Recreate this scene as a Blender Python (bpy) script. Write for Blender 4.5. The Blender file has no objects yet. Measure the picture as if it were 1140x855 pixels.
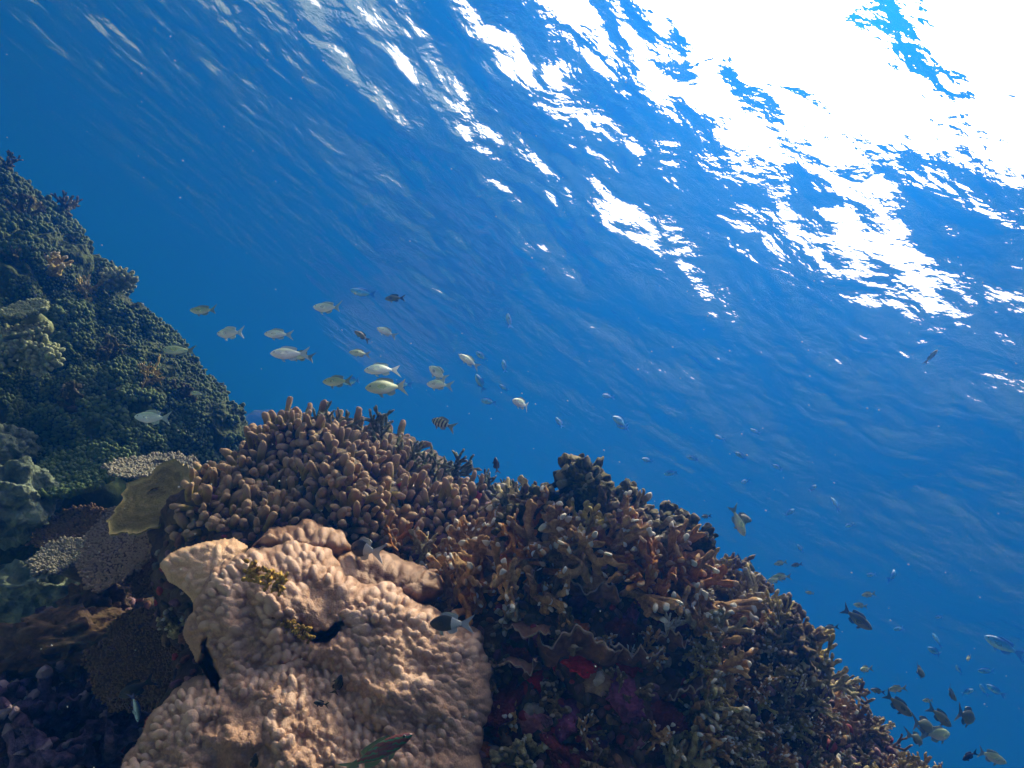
import bpy, math, random
import numpy as np
from mathutils import Vector, Matrix, noise as mnoise
from mathutils.bvhtree import BVHTree

random.seed(7); RNG = np.random.default_rng(7)
S = bpy.context.scene
COL = S.collection
PI = math.pi; rad = math.radians

# ------------------------------------------------------------------ camera
FPX = 743.0                       # focal length in pixels of the 1140 x 855 photograph
PITCH, ROLL = rad(16), rad(32)
Fw = Vector((0, math.cos(PITCH), math.sin(PITCH)))
Zp = Vector((0, -math.sin(PITCH), math.cos(PITCH)))
Xr = Vector((1, 0, 0))
Rt = Xr*math.cos(ROLL) + Zp*math.sin(ROLL)
Up = -Xr*math.sin(ROLL) + Zp*math.cos(ROLL)
cam_d = bpy.data.cameras.new('camera'); cam = bpy.data.objects.new('camera', cam_d); COL.objects.link(cam)
cam.matrix_world = Matrix((( Rt.x, Up.x, -Fw.x, 0), (Rt.y, Up.y, -Fw.y, 0), (Rt.z, Up.z, -Fw.z, 0), (0, 0, 0, 1)))
cam_d.sensor_width = 36; cam_d.lens = 36*FPX/1140; cam_d.clip_start = 0.02; cam_d.clip_end = 400
S.camera = cam

# ------------------------------------------------------------------ sky, sun, exposure
SUN_EL, SUN_AZ = rad(64), rad(4)       # azimuth clockwise from +Y (the way the camera looks)
w = bpy.data.worlds.new('World'); S.world = w; w.use_nodes = True
nt = w.node_tree
sky = nt.nodes.new('ShaderNodeTexSky'); sky.sky_type = 'NISHITA'; sky.sun_disc = False
sky.sun_elevation = SUN_EL; sky.sun_rotation = SUN_AZ
sky.air_density = 1.4; sky.dust_density = 9.0; sky.ozone_density = 1.0
bg = nt.nodes['Background']; bg.inputs['Strength'].default_value = 0.15
nt.links.new(sky.outputs[0], bg.inputs['Color'])
sun_d = bpy.data.lights.new('sun', 'SUN'); sun_d.energy = 3.0; sun_d.angle = rad(2.0); sun_d.color = (1.0, 0.94, 0.84)
sun = bpy.data.objects.new('sun', sun_d); COL.objects.link(sun)
sdir = Vector((math.sin(SUN_AZ)*math.cos(SUN_EL), math.cos(SUN_AZ)*math.cos(SUN_EL), math.sin(SUN_EL)))
sun.rotation_euler = sdir.to_track_quat('Z', 'Y').to_euler()
S.view_settings.view_transform = 'Standard'; S.view_settings.look = 'None'
S.view_settings.gamma = 1.0; S.view_settings.use_curve_mapping = False
S.view_settings.exposure = 1.08
S.render.engine = 'CYCLES'
cy = S.cycles
cy.use_denoising = True
cy.max_bounces = 10; cy.diffuse_bounces = 3; cy.glossy_bounces = 3; cy.transmission_bounces = 4
cy.volume_bounces = 4; cy.transparent_max_bounces = 12
cy.sample_clamp_indirect = 4.0
cy.caustics_reflective = False; cy.caustics_refractive = False

# ------------------------------------------------------------------ helpers
def P(px, py, d):
    """point seen at pixel (px, py) of the photograph, d metres in front of the camera"""
    return (Fw + Rt*((px-570)/FPX) + Up*((427.5-py)/FPX))*d
def ray(px, py):
    return (Fw + Rt*((px-570)/FPX) + Up*((427.5-py)/FPX)).normalized()
def project(p):
    d = p.dot(Fw)
    return 570+FPX*p.dot(Rt)/d, 427.5-FPX*p.dot(Up)/d, d

def _hash(ix, iy, iz, seed):
    h = (ix.astype(np.uint32)*np.uint32(374761393) + iy.astype(np.uint32)*np.uint32(668265263)
         + iz.astype(np.uint32)*np.uint32(2147483647) + np.uint32((seed*1274126177) & 0xffffffff))
    h = (h ^ (h >> np.uint32(13)))*np.uint32(1274126177)
    h = h ^ (h >> np.uint32(16))
    return (h & np.uint32(0xffffff)).astype(np.float64)/float(0xffffff)
def vnoise(p, seed=0):
    """gradient noise, p is (n,3); result about -1..1"""
    f = np.floor(p).astype(np.int64); q = p-f; t = q*q*q*(q*(q*6-15)+10)
    r = 0
    for dx in (0, 1):
        for dy in (0, 1):
            for dz in (0, 1):
                wgt = (t[:,0] if dx else 1-t[:,0])*(t[:,1] if dy else 1-t[:,1])*(t[:,2] if dz else 1-t[:,2])
                i, j, k = f[:,0]+dx+10000, f[:,1]+dy+10000, f[:,2]+dz+10000
                u = _hash(i, j, k, seed)*2-1; v = _hash(i, j, k, seed+101)*2*PI; s = np.sqrt(1-u*u)
                r = r + wgt*((q[:,0]-dx)*s*np.cos(v)+(q[:,1]-dy)*s*np.sin(v)+(q[:,2]-dz)*u)
    return r*1.7
def fbm(p, oct=4, seed=0, gain=.5):
    a, s, r = 1.0, 1.0, 0
    for i in range(oct):
        r = r + a*vnoise(p*s, seed+i*17); a *= gain; s *= 2.03
    return r

def mesh_obj(name, V, F, mat, parent=None, attr=None, smooth=True, attrs=None):
    me = bpy.data.meshes.new(name)
    me.from_pydata([tuple(v) for v in V] if not isinstance(V, np.ndarray) else V.tolist(), [], F if isinstance(F, list) else F.tolist())
    if smooth: me.polygons.foreach_set('use_smooth', [True]*len(me.polygons))
    if attr is not None:
        a = me.attributes.new('tip', 'FLOAT', 'POINT'); a.data.foreach_set('value', np.asarray(attr, dtype=np.float32))
    if mat: me.materials.append(mat)
    me.update()
    o = bpy.data.objects.new(name, me); COL.objects.link(o)
    if parent: o.parent = parent
    return o
def tag(o, label, cat, group=None, kind=None):
    if kind: o['kind'] = kind
    if label: o['label'] = label
    if cat: o['category'] = cat
    if group: o['group'] = group
    return o
def empty(name, loc=(0, 0, 0)):
    o = bpy.data.objects.new(name, None); o.empty_display_size = .05; o.location = loc; COL.objects.link(o); return o
def frame(n, up=Vector((0, 0, 1)), spin=0.0):
    """rotation taking local Z to n"""
    q = n.normalized().to_track_quat('Z', 'Y').to_matrix()
    return q @ Matrix.Rotation(spin, 3, 'Z')

def ico(sub):
    import bmesh
    bm = bmesh.new(); bmesh.ops.create_icosphere(bm, subdivisions=sub, radius=1)
    V = np.array([v.co[:] for v in bm.verts]); F = [[v.index for v in f.verts] for f in bm.faces]; bm.free()
    return V, F
ICO = {k: ico(k) for k in (1, 2, 3)}

# ------------------------------------------------------------------ materials
def new_mat(name):
    m = bpy.data.materials.new(name); m.use_nodes = True
    n = m.node_tree.nodes; l = m.node_tree.links
    return m, n, l, n['Principled BSDF'], n['Material Output']
def coral_mat(name, c1, c2, c3=None, scale=14, bump_scale=160, bump=.35, dist=.004, tip=None, tip_pos=(.55, .9), rough=.75, sss=0, voronoi=False):
    m, n, l, b, out = new_mat(name)
    tc = n.new('ShaderNodeTexCoord')
    nz = n.new('ShaderNodeTexNoise'); nz.inputs['Scale'].default_value = scale; nz.inputs['Detail'].default_value = 5; nz.inputs['Roughness'].default_value = .62
    l.new(tc.outputs['Object'], nz.inputs['Vector'])
    cr = n.new('ShaderNodeValToRGB'); e = cr.color_ramp.elements
    e[0].position = .36; e[0].color = (*c1, 1); e[1].position = .64; e[1].color = (*c2, 1)
    if c3 is not None:
        x = e.new(.5); x.color = (*c3, 1)
    l.new(nz.outputs['Fac'], cr.inputs[0])
    colr = cr.outputs[0]
    # small variation between colonies
    oi = n.new('ShaderNodeObjectInfo'); hs = n.new('ShaderNodeHueSaturation')
    mr = n.new('ShaderNodeMapRange'); mr.inputs['To Min'].default_value = .72; mr.inputs['To Max'].default_value = 1.28
    l.new(oi.outputs['Random'], mr.inputs[0]); l.new(mr.outputs[0], hs.inputs['Value'])
    l.new(colr, hs.inputs['Color']); colr = hs.outputs[0]
    # fine speckle
    n2 = n.new('ShaderNodeTexNoise'); n2.inputs['Scale'].default_value = bump_scale*.8; n2.inputs['Detail'].default_value = 2
    l.new(tc.outputs['Object'], n2.inputs['Vector'])
    mx = n.new('ShaderNodeMix'); mx.data_type = 'RGBA'; mx.blend_type = 'OVERLAY'; mx.inputs[0].default_value = .45
    l.new(colr, mx.inputs['A']); l.new(n2.outputs['Fac'], mx.inputs['B']); colr = mx.outputs['Result']
    if tip is not None:
        at = n.new('ShaderNodeAttribute'); at.attribute_name = 'tip'
        r2 = n.new('ShaderNodeMapRange'); r2.interpolation_type = 'SMOOTHSTEP'
        r2.inputs['From Min'].default_value = tip_pos[0]; r2.inputs['From Max'].default_value = tip_pos[1]
        l.new(at.outputs['Fac'], r2.inputs[0])
        mt = n.new('ShaderNodeMix'); mt.data_type = 'RGBA'; l.new(r2.outputs[0], mt.inputs[0])
        l.new(colr, mt.inputs['A']); mt.inputs['B'].default_value = (*tip, 1); colr = mt.outputs['Result']
    l.new(colr, b.inputs['Base Color'])
    b.inputs['Roughness'].default_value = rough
    b.inputs['Specular IOR Level'].default_value = .12
    if sss:
        b.inputs['Subsurface Weight'].default_value = sss; b.inputs['Subsurface Radius'].default_value = (.02, .01, .006); b.inputs['Subsurface Scale'].default_value = .5
    tex = n.new('ShaderNodeTexVoronoi' if voronoi else 'ShaderNodeTexNoise'); tex.inputs['Scale'].default_value = bump_scale
    l.new(tc.outputs['Object'], tex.inputs['Vector'])
    bp = n.new('ShaderNodeBump'); bp.inputs['Strength'].default_value = bump; bp.inputs['Distance'].default_value = dist
    if voronoi: bp.invert = True
    l.new(tex.outputs[0], bp.inputs['Height']); l.new(bp.outputs[0], b.inputs['Normal'])
    return m

# ------------------------------------------------------------------ the water's surface, seen from below
H = 4.2
def build_water():
    m, n, l, b, out = new_mat('sea_water_surface'); n.remove(b)
    geo = n.new('ShaderNodeNewGeometry')
    mp = n.new('ShaderNodeMapping'); mp.inputs['Rotation'].default_value = (0, 0, rad(35)); mp.inputs['Scale'].default_value = (1.0, 1.08, 1.0)
    l.new(geo.outputs['Position'], mp.inputs['Vector'])
    n1 = n.new('ShaderNodeTexNoise'); n1.inputs['Scale'].default_value = 1.5; n1.inputs['Detail'].default_value = 4; n1.inputs['Roughness'].default_value = .45
    n1.inputs['Distortion'].default_value = .35
    l.new(mp.outputs[0], n1.inputs['Vector'])
    bp = n.new('ShaderNodeBump'); bp.inputs['Strength'].default_value = 1.0; bp.inputs['Distance'].default_value = .074
    n2 = n.new('ShaderNodeTexNoise'); n2.inputs['Scale'].default_value = 9; n2.inputs['Detail'].default_value = 3; n2.inputs['Roughness'].default_value = .5; l.new(mp.outputs[0], n2.inputs['Vector'])
    ad = n.new('ShaderNodeMath'); ad.operation = 'MULTIPLY_ADD'; l.new(n2.outputs['Fac'], ad.inputs[0]); ad.inputs[1].default_value = .10; l.new(n1.outputs['Fac'], ad.inputs[2])
    l.new(ad.outputs[0], bp.inputs['Height'])
    fr = n.new('ShaderNodeFresnel'); fr.inputs['IOR'].default_value = 1.333; l.new(bp.outputs[0], fr.inputs['Normal'])
    tr = n.new('ShaderNodeBsdfTransparent'); gl = n.new('ShaderNodeBsdfGlossy'); gl.inputs['Roughness'].default_value = .03
    l.new(bp.outputs[0], gl.inputs['Normal'])
    mx = n.new('ShaderNodeMixShader'); l.new(fr.outputs[0], mx.inputs[0]); l.new(tr.outputs[0], mx.inputs[1]); l.new(gl.outputs[0], mx.inputs[2])
    l.new(mx.outputs[0], out.inputs['Surface'])
    # grid, finer near the camera
    def axis(a, bnd, fine, lo, hi):
        ax = list(np.arange(lo, hi, fine)); s = fine
        x = hi
        while x < bnd: ax.append(x); s *= 1.12; x += s
        ax.append(bnd); s = fine; x = lo-fine
        while x > a: ax.insert(0, x); s *= 1.12; x -= s
        ax.insert(0, a); return np.array(ax)
    xs = axis(-90, 90, .055, -9, 11); ys = axis(-60, 120, .055, 0, 16)
    X, Y = np.meshgrid(xs, ys); p = np.stack([X.ravel(), Y.ravel(), 0*X.ravel()], 1)
    c, s = math.cos(rad(-35)), math.sin(rad(-35))
    q = np.stack([p[:,0]*c-p[:,1]*s, p[:,0]*s+p[:,1]*c, p[:,2]], 1)
    far = np.clip(1-np.hypot(p[:,0], p[:,1]-4)/40, .0, 1)
    z = .13*vnoise(q*np.array([.35, .5, 1]), 3) + .06*vnoise(q*np.array([.9, 1.4, 1])+7, 5)
    rd = 1-np.abs(vnoise(q*np.array([1.6, 2.4, 1])+vnoise(q*.9, 8)[:,None]*.5, 11)); z += .03*rd + .008*vnoise(q*np.array([4.5, 6, 1]), 13)
    p[:,2] = H + z*far
    nx, ny = len(xs), len(ys)
    i = (np.arange(ny-1)[:,None]*nx+np.arange(nx-1)[None]).ravel()
    F = np.stack([i, i+1, i+1+nx, i+nx], 1)
    o = mesh_obj('water', p, F, m); o['kind'] = 'structure'
build_water()

# ------------------------------------------------------------------ the water itself (dims and blues everything with distance)
def build_haze():
    m, n, l, b, out = new_mat('sea_water_haze'); n.remove(b)
    v = n.new('ShaderNodeVolumePrincipled')
    v.inputs['Color'].default_value = (.004, .070, .285, 1)
    v.inputs['Density'].default_value = .150
    v.inputs['Absorption Color'].default_value = (.46, .51, .41, 1)
    v.inputs['Anisotropy'].default_value = .76
    l.new(v.outputs[0], out.inputs['Volume'])
    x0, x1, y0, y1, z0, z1 = -95, 95, -65, 125, -20, H+.6
    V = [(x, y, z) for x in (x0, x1) for y in (y0, y1) for z in (z0, z1)]
    F = [(0,1,3,2), (4,6,7,5), (0,4,5,1), (2,3,7,6), (0,2,6,4), (1,5,7,3)]
    o = mesh_obj('haze', V, [list(f) for f in F], m, smooth=False); o['kind'] = 'stuff'
build_haze()

# ------------------------------------------------------------------ reef rock
M_ROCK = coral_mat('reef_rock', (.04, .024, .013), (.13, .095, .05), (.08, .048, .026), scale=7, bump_scale=55, bump=.8, dist=.012)
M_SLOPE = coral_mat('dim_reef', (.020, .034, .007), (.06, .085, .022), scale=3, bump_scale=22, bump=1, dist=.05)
BLOBS = []          # (V, F)
def blob(px, py, d, rx, ry=None, rz=None, sub=6, lump=.18, freq=3.0, seed=0, cush=0, cush_n=0):
    """lumpy rock; radii given in pixels of the photograph at that depth"""
    V, F = ICO.setdefault(sub, ico(sub)) if sub in ICO else ICO.setdefault(sub, ico(sub))
    ry = ry or rx; rz = rz or (rx+ry)/2
    k = d/FPX; r = np.array([rx*k, ry*k, rz*k])
    B = np.array([Rt[:], Up[:], Fw[:]])           # local axes = picture axes, real depth
    W = (V*r)@B + np.array(P(px, py, d)[:])
    rm = r.mean()
    nrm = V@B
    h = lump*rm*fbm(W*freq/rm*.5, 4, seed) + .05*rm*fbm(W*freq/rm*2.2, 3, seed+5)
    if cush_n:
        sd = norm_rows(np.random.default_rng(seed).normal(size=(cush_n, 3))); vw = norm_rows(V+.10*np.stack([vnoise(V*3+9*i, seed) for i in range(3)], 1)); dm = np.concatenate([np.sort(np.arccos(np.clip(vw[c:c+4000]@sd.T, -1, 1)), 1)[:,:2] for c in range(0, len(V), 4000)])
        g = dm[:,1]-dm[:,0]; w0 = math.sqrt(4*PI/cush_n); h = h + cush*rm*np.sqrt(np.clip(g/(.9*w0), 0, 1))
    return W + nrm*h[:,None], F
def norm_rows(a): return a/np.linalg.norm(a, axis=1, keepdims=True)
def join(parts):
    Vs, Fs, o = [], [], 0
    for V, F in parts:
        Vs.append(V); Fs += [[i+o for i in f] for f in F]; o += len(V)
    return np.concatenate(Vs), Fs
near_blobs = [blob(345, 600, 2.3, 150, 118, 150, seed=1), blob(500, 655, 2.15, 105, seed=2), blob(440, 600, 2.5, 110, 85, seed=21),
    blob(640, 735, 1.85, 165, seed=3), blob(755, 780, 1.95, 150, seed=4), blob(848, 866, 2.0, 130, seed=5), blob(950, 940, 2.1, 118, seed=6),
    blob(370, 820, 1.85, 190, 170, 170, seed=7), blob(640, 930, 1.75, 220, seed=8), blob(1045, 1025, 2.2, 130, seed=25),
    blob(120, 870, 2.4, 165, seed=9), blob(120, 720, 3.1, 120, 90, 110, seed=10), blob(560, 620, 2.6, 90, 70, 90, seed=22), blob(680, 650, 2.1, 95, 100, 95, seed=23)]
left_blobs = [blob(-150, 450, 4.4, 245, lump=.12, seed=11, cush=.14, cush_n=180), blob(-97, 318, 4.25, 155, lump=.12, freq=4, seed=41, cush=.16, cush_n=150, sub=7), blob(-6, 388, 3.95, 136, lump=.12, freq=4, seed=42, cush=.16, cush_n=130, sub=7), blob(84, 441, 3.70, 109, lump=.12, freq=4, seed=43, cush=.16, cush_n=100, sub=7), blob(156, 473, 3.50, 82, lump=.12, freq=4, seed=44, cush=.16, cush_n=70, sub=6), blob(209, 492, 3.40, 56, lump=.12, freq=4, seed=45, cush=.16, cush_n=40, sub=6),
    blob(40, 480, 3.5, 120, lump=.14, seed=46, cush=.2, cush_n=80, sub=7), blob(130, 500, 3.3, 85, lump=.14, seed=19, cush=.2, cush_n=60), blob(10, 620, 3.0, 120, 85, 110, seed=15), blob(-60, 760, 2.8, 150, seed=16), blob(-330, 480, 5.4, 320, seed=17, cush=.05, cush_n=200)]
FV, FF = blob(290, 590, 27, 90, 125, 150, seed=30); far_blobs = []
NV, NF = join(near_blobs); LV, LF = join(left_blobs)
o = mesh_obj('reef', NV, NF, M_ROCK); o['kind'] = 'structure'
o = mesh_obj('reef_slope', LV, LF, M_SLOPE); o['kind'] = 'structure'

# sea floor under everything, unseen; left terrace raised to brighten the surface reflection
def build_floor():
    m = coral_mat('sand_floor', (.22, .25, .23), (.39, .43, .39), scale=.6, bump_scale=6, bump=.4, dist=.05)
    xs = np.linspace(-94, 94, 160); ys = np.linspace(-64, 124, 160)
    X, Y = np.meshgrid(xs, ys); p = np.stack([X.ravel(), Y.ravel(), 0*X.ravel()], 1)
    p[:,2] = -4.2 - 13*np.maximum(1/(1+np.exp(-(p[:,0]-1.8-.05*p[:,1])/1.6)), 1/(1+np.exp(-(p[:,1]-18+.3*p[:,0])/2))) + .5*fbm(p*.12, 4, 3)
    i = (np.arange(159)[:,None]*160+np.arange(159)[None]).ravel()
    o = mesh_obj('sea_floor', p, np.stack([i, i+1, i+161, i+160], 1), m); o['kind'] = 'structure'
build_floor()
# ------------------------------------------------------------------ growing things on the rock
BV_N = BVHTree.FromPolygons(NV.tolist(), NF); BV_L = BVHTree.FromPolygons(LV.tolist(), LF)
O0 = Vector((0, 0, 0))
def cast(px, py, bv=None, org=O0):
    r = ray(px, py)
    for b in ([bv] if bv else [BV_N, BV_L]):
        loc, nor, i, dist = b.ray_cast(org, r)
        if loc is not None:
            if nor.dot(r) > 0: nor = -nor
            return loc, nor
    return None, None
def depth_of(p): return p.dot(Fw)
def inside(poly, x, y):
    poly = np.asarray(poly, float); x = np.asarray(x, float); y = np.asarray(y, float)
    c = np.zeros(x.shape, bool); j = len(poly)-1
    for i in range(len(poly)):
        xi, yi = poly[i]; xj, yj = poly[j]
        if yi != yj: c ^= ((yi > y) != (yj > y)) & (x < (xj-xi)*(y-yi)/(yj-yi)+xi)
        j = i
    return c
def edge_dist(poly, x, y):
    d = np.full(x.shape, 1e9); n = len(poly)
    for i in range(n):
        a = np.array(poly[i], float); b = np.array(poly[(i+1) % n], float); ab = b-a
        t = np.clip(((x-a[0])*ab[0]+(y-a[1])*ab[1])/(ab@ab), 0, 1)
        d = np.minimum(d, np.hypot(x-a[0]-t*ab[0], y-a[1]-t*ab[1]))
    return d
def poisson(poly, spacing, rng, tries=30):
    poly = np.array(poly, float); lo, hi = poly.min(0), poly.max(0); pts = []
    n = int((hi-lo).prod()/spacing**2*tries/3)
    c = lo+rng.random((n, 2))*(hi-lo); c = c[inside(poly, c[:,0], c[:,1])]
    g = {}
    for p in c:
        k = (int(p[0]//spacing), int(p[1]//spacing)); ok = True
        for dx in (-1, 0, 1):
            for dy in (-1, 0, 1):
                for q in g.get((k[0]+dx, k[1]+dy), ()):
                    if (p[0]-q[0])**2+(p[1]-q[1])**2 < spacing**2: ok = False
        if ok: g.setdefault(k, []).append(p); pts.append(p)
    return pts

def norm(a): return a/np.maximum(np.linalg.norm(a, axis=1, keepdims=True), 1e-9)
def tubes(p0, d, L, r0, r1, bend=None, t0=None, t1=None, flat=None, flat_axis=None, seg=7, stations=((0,1),(.3,1),(.6,1),(.85,1)), rough=0., rfreq=60, seed=0):
    """many round-ended tubes as one (V, F, tip)"""
    p0 = np.asarray(p0, float); d = norm(np.asarray(d, float)); n = len(p0)
    L = np.broadcast_to(np.asarray(L, float), n); r0 = np.broadcast_to(np.asarray(r0, float), n); r1 = np.broadcast_to(np.asarray(r1, float), n)
    bend = np.zeros((n, 3)) if bend is None else bend
    t0 = np.zeros(n) if t0 is None else t0; t1 = np.ones(n) if t1 is None else t1
    ref = np.where(np.abs(d[:,2:3]) > .8, np.array([[1., 0, 0]]), np.array([[0, 0, 1.]]))
    if flat_axis is not None: ref = np.asarray(flat_axis, float)
    a = norm(np.cross(d, ref)); b = np.cross(a, d)
    fl = 1.0 if flat is None else flat
    ang = np.arange(seg)*2*PI/seg
    st = [(t, s, 0) for t, s in stations]+[(1, .97, 0), (1, .80, .58), (1, .42, .90), (1, .12, .99)]
    Vs, T = [], []
    for t, s, e in st:
        c = p0 + d*(L*t)[:,None] + bend*(t*t*L)[:,None] + norm(d+bend*2*t)*(e*r1)[:,None]
        r = (r0*(1-t)+r1*t)*s
        ring = c[:,None,:] + (a[:,None,:]*np.cos(ang)[None,:,None] + b[:,None,:]*fl*np.sin(ang)[None,:,None])*r[:,None,None]
        Vs.append(ring); T.append(np.repeat((t0*(1-t)+t1*t)[:,None], seg, 1))
    V = np.stack(Vs, 1).reshape(-1, 3); T = np.stack(T, 1).reshape(-1)
    ns = len(st); F = []
    tmpl = []
    for i in range(ns-1):
        for j in range(seg): tmpl.append([i*seg+j, i*seg+(j+1) % seg, (i+1)*seg+(j+1) % seg, (i+1)*seg+j])
    tmpl = np.array(tmpl); cap = np.arange(seg)+(ns-1)*seg
    for k in range(n):
        o = k*ns*seg; F += (tmpl+o).tolist(); F.append((cap+o).tolist())
    if rough:
        cs = np.repeat(p0, ns*seg, 0); V = V + norm(V-cs)*0 + np.stack([vnoise(V*rfreq+31*i, seed+i) for i in range(3)], 1)*rough
    return V, F, T
def unit(rng, n): return norm(rng.normal(size=(n, 3)))

# ---- prototypes: branching corals
def grow(rng, p, d, L, r, lvl, plane, out, spread=.65, shrink=.78, jit=.25, tipr=1.1):
    d = d/np.linalg.norm(d); e = p+d*L
    tv = 1.0 if rng.random() < .5 else .5
    r2 = r*.86 if lvl else r*tipr*.8
    out.append((p, d, L, r, r2, plane, 0, .15 if lvl else tv))
    if lvl == 0: return
    k = 2 if rng.random() < .55 else 3
    side = np.cross(plane, d)
    for i in range(k):
        a = (i-(k-1)/2)*spread*(1.5 if k == 2 else 1.05)+rng.normal()*jit
        nd = d*math.cos(a)+side*math.sin(a)+rng.normal(size=3)*jit*.8
        if lvl > 1 and rng.random() < .12: continue
        grow(rng, e, nd, L*shrink*rng.uniform(.75, 1.2), r2, lvl-1, plane+rng.normal(size=3)*.25, out, spread, shrink, jit, tipr)
    for _ in range(rng.integers(0, 3)):
        q = p+d*L*rng.uniform(.3, .9); nd = d*.35+side*rng.choice([-1, 1])*.8+rng.normal(size=3)*.5
        out.append((q, nd/np.linalg.norm(nd), L*rng.uniform(.3, .5), r*.75, r*.62, plane, 0, 1.0 if rng.random() < .35 else .4))
def branch_mesh(segs, flat=.7, rough=.03, seed=0, seg=8, unit_r=1):
    p, d, L, r, r2, pl, a, b = [np.array([s[i] for s in segs]) for i in range(8)]
    return tubes(p, d, L, r, r2, t0=a, t1=b, flat=flat, flat_axis=norm(pl), seg=seg, rough=rough, rfreq=9, seed=seed, stations=((0,1.05),(.3,.93),(.62,.97),(.86,1.1)))
def bush(seed, n_fan=4, lvl=3, L=.34, r=.075, lean=.75, flat=.7, spread=.65, jit=.25, rough=.03, tipr=1.1):
    """unit-size (about 1 m) bush: list of fan meshes"""
    rng = np.random.default_rng(seed); fans = []
    for k in range(n_fan):
        az = k*2*PI/n_fan+rng.normal()*.4; tilt = rng.uniform(.15, lean)
        if k == 0: tilt *= .3
        d = np.array([math.cos(az)*math.sin(tilt), math.sin(az)*math.sin(tilt), math.cos(tilt)])
        pl = np.array([-math.sin(az+rng.normal()*.8), math.cos(az+rng.normal()*.8), rng.normal()*.2])
        p = np.array([math.cos(az), math.sin(az), 0])*rng.uniform(.03, .16)*(k > 0)
        out = []; grow(rng, p-d*.08, d, L*rng.uniform(.8, 1.15), r*rng.uniform(.85, 1.15), lvl, pl, out, spread=spread, jit=jit, tipr=tipr)
        fans.append(branch_mesh(out, flat, rough, seed+k))
    return fans
def lump_mesh(rng, rx, ry, rz, amp=.25, f=2.2, sub=3, seed=0):
    V, F = ICO[sub]; off = rng.random(3)*50
    h = 1+amp*fbm(V*f+off, 3, seed)
    return V*h[:,None]*np.array([rx, ry, rz]), F

WHITE_TIP = (.72, .66, .56)
M = {}
M['fire_brown'] = coral_mat('brown_fire_coral', (0.281, 0.148, 0.052), (0.619, 0.367, 0.145), scale=9, bump_scale=70, tip=WHITE_TIP, tip_pos=(.83, 1.0), bump=.6, dist=.02)
M['fire_copper'] = coral_mat('copper_fire_coral', (0.274, 0.095, 0.018), (0.549, 0.238, 0.046), scale=9, bump_scale=70, tip=(.55, .36, .2), tip_pos=(.83, 1.0), bump=.6, dist=.02)
M['fire_olive'] = coral_mat('olive_branching_coral', (0.246, 0.181, 0.045), (0.590, 0.457, 0.125), scale=9, bump_scale=70, tip=(.6, .52, .36), tip_pos=(.83, 1.0), bump=.6, dist=.02)
M['fire_grey'] = coral_mat('grey_branching_coral', (0.248, 0.199, 0.102), (0.559, 0.466, 0.238), scale=9, bump_scale=70, tip=(.66, .6, .5), tip_pos=(.83, 1.0), bump=.6, dist=.02)
M['fire_dark'] = coral_mat('dark_branching_coral', (0.080, 0.056, 0.026), (0.240, 0.158, 0.064), scale=9, bump_scale=70, tip=(.32, .25, .17), tip_pos=(.83, 1.0), bump=.6, dist=.02)
M['tree_green'] = coral_mat('dark_green_tree_coral', (0.042, 0.042, 0.010), (0.144, 0.125, 0.034), scale=9, bump_scale=60, tip=(.30, .25, .13), tip_pos=(.83, 1.0), bump=.7, dist=.03)
M['teal_thicket'] = coral_mat('grey_green_staghorn', (0.065, 0.072, 0.031), (0.208, 0.229, 0.104), scale=9, bump_scale=70, tip=(.34, .33, .24), tip_pos=(.83, 1.0), bump=.5, dist=.02)
M['purple'] = coral_mat('dark_purple_finger_coral', (0.051, 0.031, 0.059), (0.157, 0.098, 0.169), scale=9, bump_scale=70, tip=(.36, .26, .30), tip_pos=(.83, 1.0), bump=.6, dist=.02)
M['yellow_table'] = coral_mat('yellowish_table_coral', (.14, .10, .03), (.30, .21, .075), scale=9, bump_scale=70, tip=(.5, .42, .24), tip_pos=(.83, 1.0), bump=.6, dist=.02)

SHAPES = {
    'bushy': [lambda s=s: bush(s, 5, 2, .40, .085, flat=.5, lean=.9) for s in (11, 12, 13, 14, 15)],
    'knobby': [lambda s=s: bush(s, 5, 2, .38, .105, flat=.8, jit=.35, rough=.05, tipr=1.05) for s in (21, 22, 23)],
    'fan': [lambda s=s: bush(s, 4, 3, .32, .078, lean=.7, flat=.45, spread=.5) for s in (31, 32, 33)],
    'tree': [lambda s=s: bush(s, 3, 3, .36, .10, lean=.55, flat=.95, jit=.32, rough=.06, tipr=1.2) for s in (41, 42, 43)],
    'spiky': [lambda s=s: bush(s, 6, 2, .36, .05, lean=1.0, flat=.95, jit=.3, rough=.02, tipr=.9) for s in (51, 52)],
}
PROTO = {}
def copy_tree(o, parent=None):
    c = o.copy(); COL.objects.link(c)
    if parent: c.parent = parent
    for ch in o.children: copy_tree(ch, c)
    return c
def colony(kind, shape, idx, name):
    """first use builds the colony, later uses copy it"""
    key = (kind, shape, idx % len(SHAPES[shape]))
    if key in PROTO: 
        o = copy_tree(PROTO[key]); o.name = name; return o
    rng = np.random.default_rng(hash(shape) % 1000 + idx)
    root = empty(name)
    V, F = lump_mesh(rng, .26, .26, .14, seed=idx); V[:,2] -= .03
    mesh_obj('base', V, F, M[kind], root, attr=np.zeros(len(V)))
    for V, F, T in SHAPES[shape][key[2]]():
        mesh_obj('branch_fan', V, F, M[kind], root, attr=T)
    PROTO[key] = root
    return root
def place(root, loc, n, size, spin, squash=1.0):
    root.matrix_world = Matrix.Translation(loc) @ (frame(n, spin=spin) @ Matrix.Diagonal((size, size, size*squash))).to_4x4()
COLOR_WORD = {'fire_brown': 'brown', 'fire_copper': 'copper orange', 'fire_olive': 'olive brown', 'fire_grey': 'grey', 'fire_dark': 'blackish brown',
              'tree_green': 'dark green', 'teal_thicket': 'grey green', 'purple': 'dark purple', 'yellow_table': 'yellowish'}
IMG_UP = np.array(Up[:])
COLONIES = []
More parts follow.
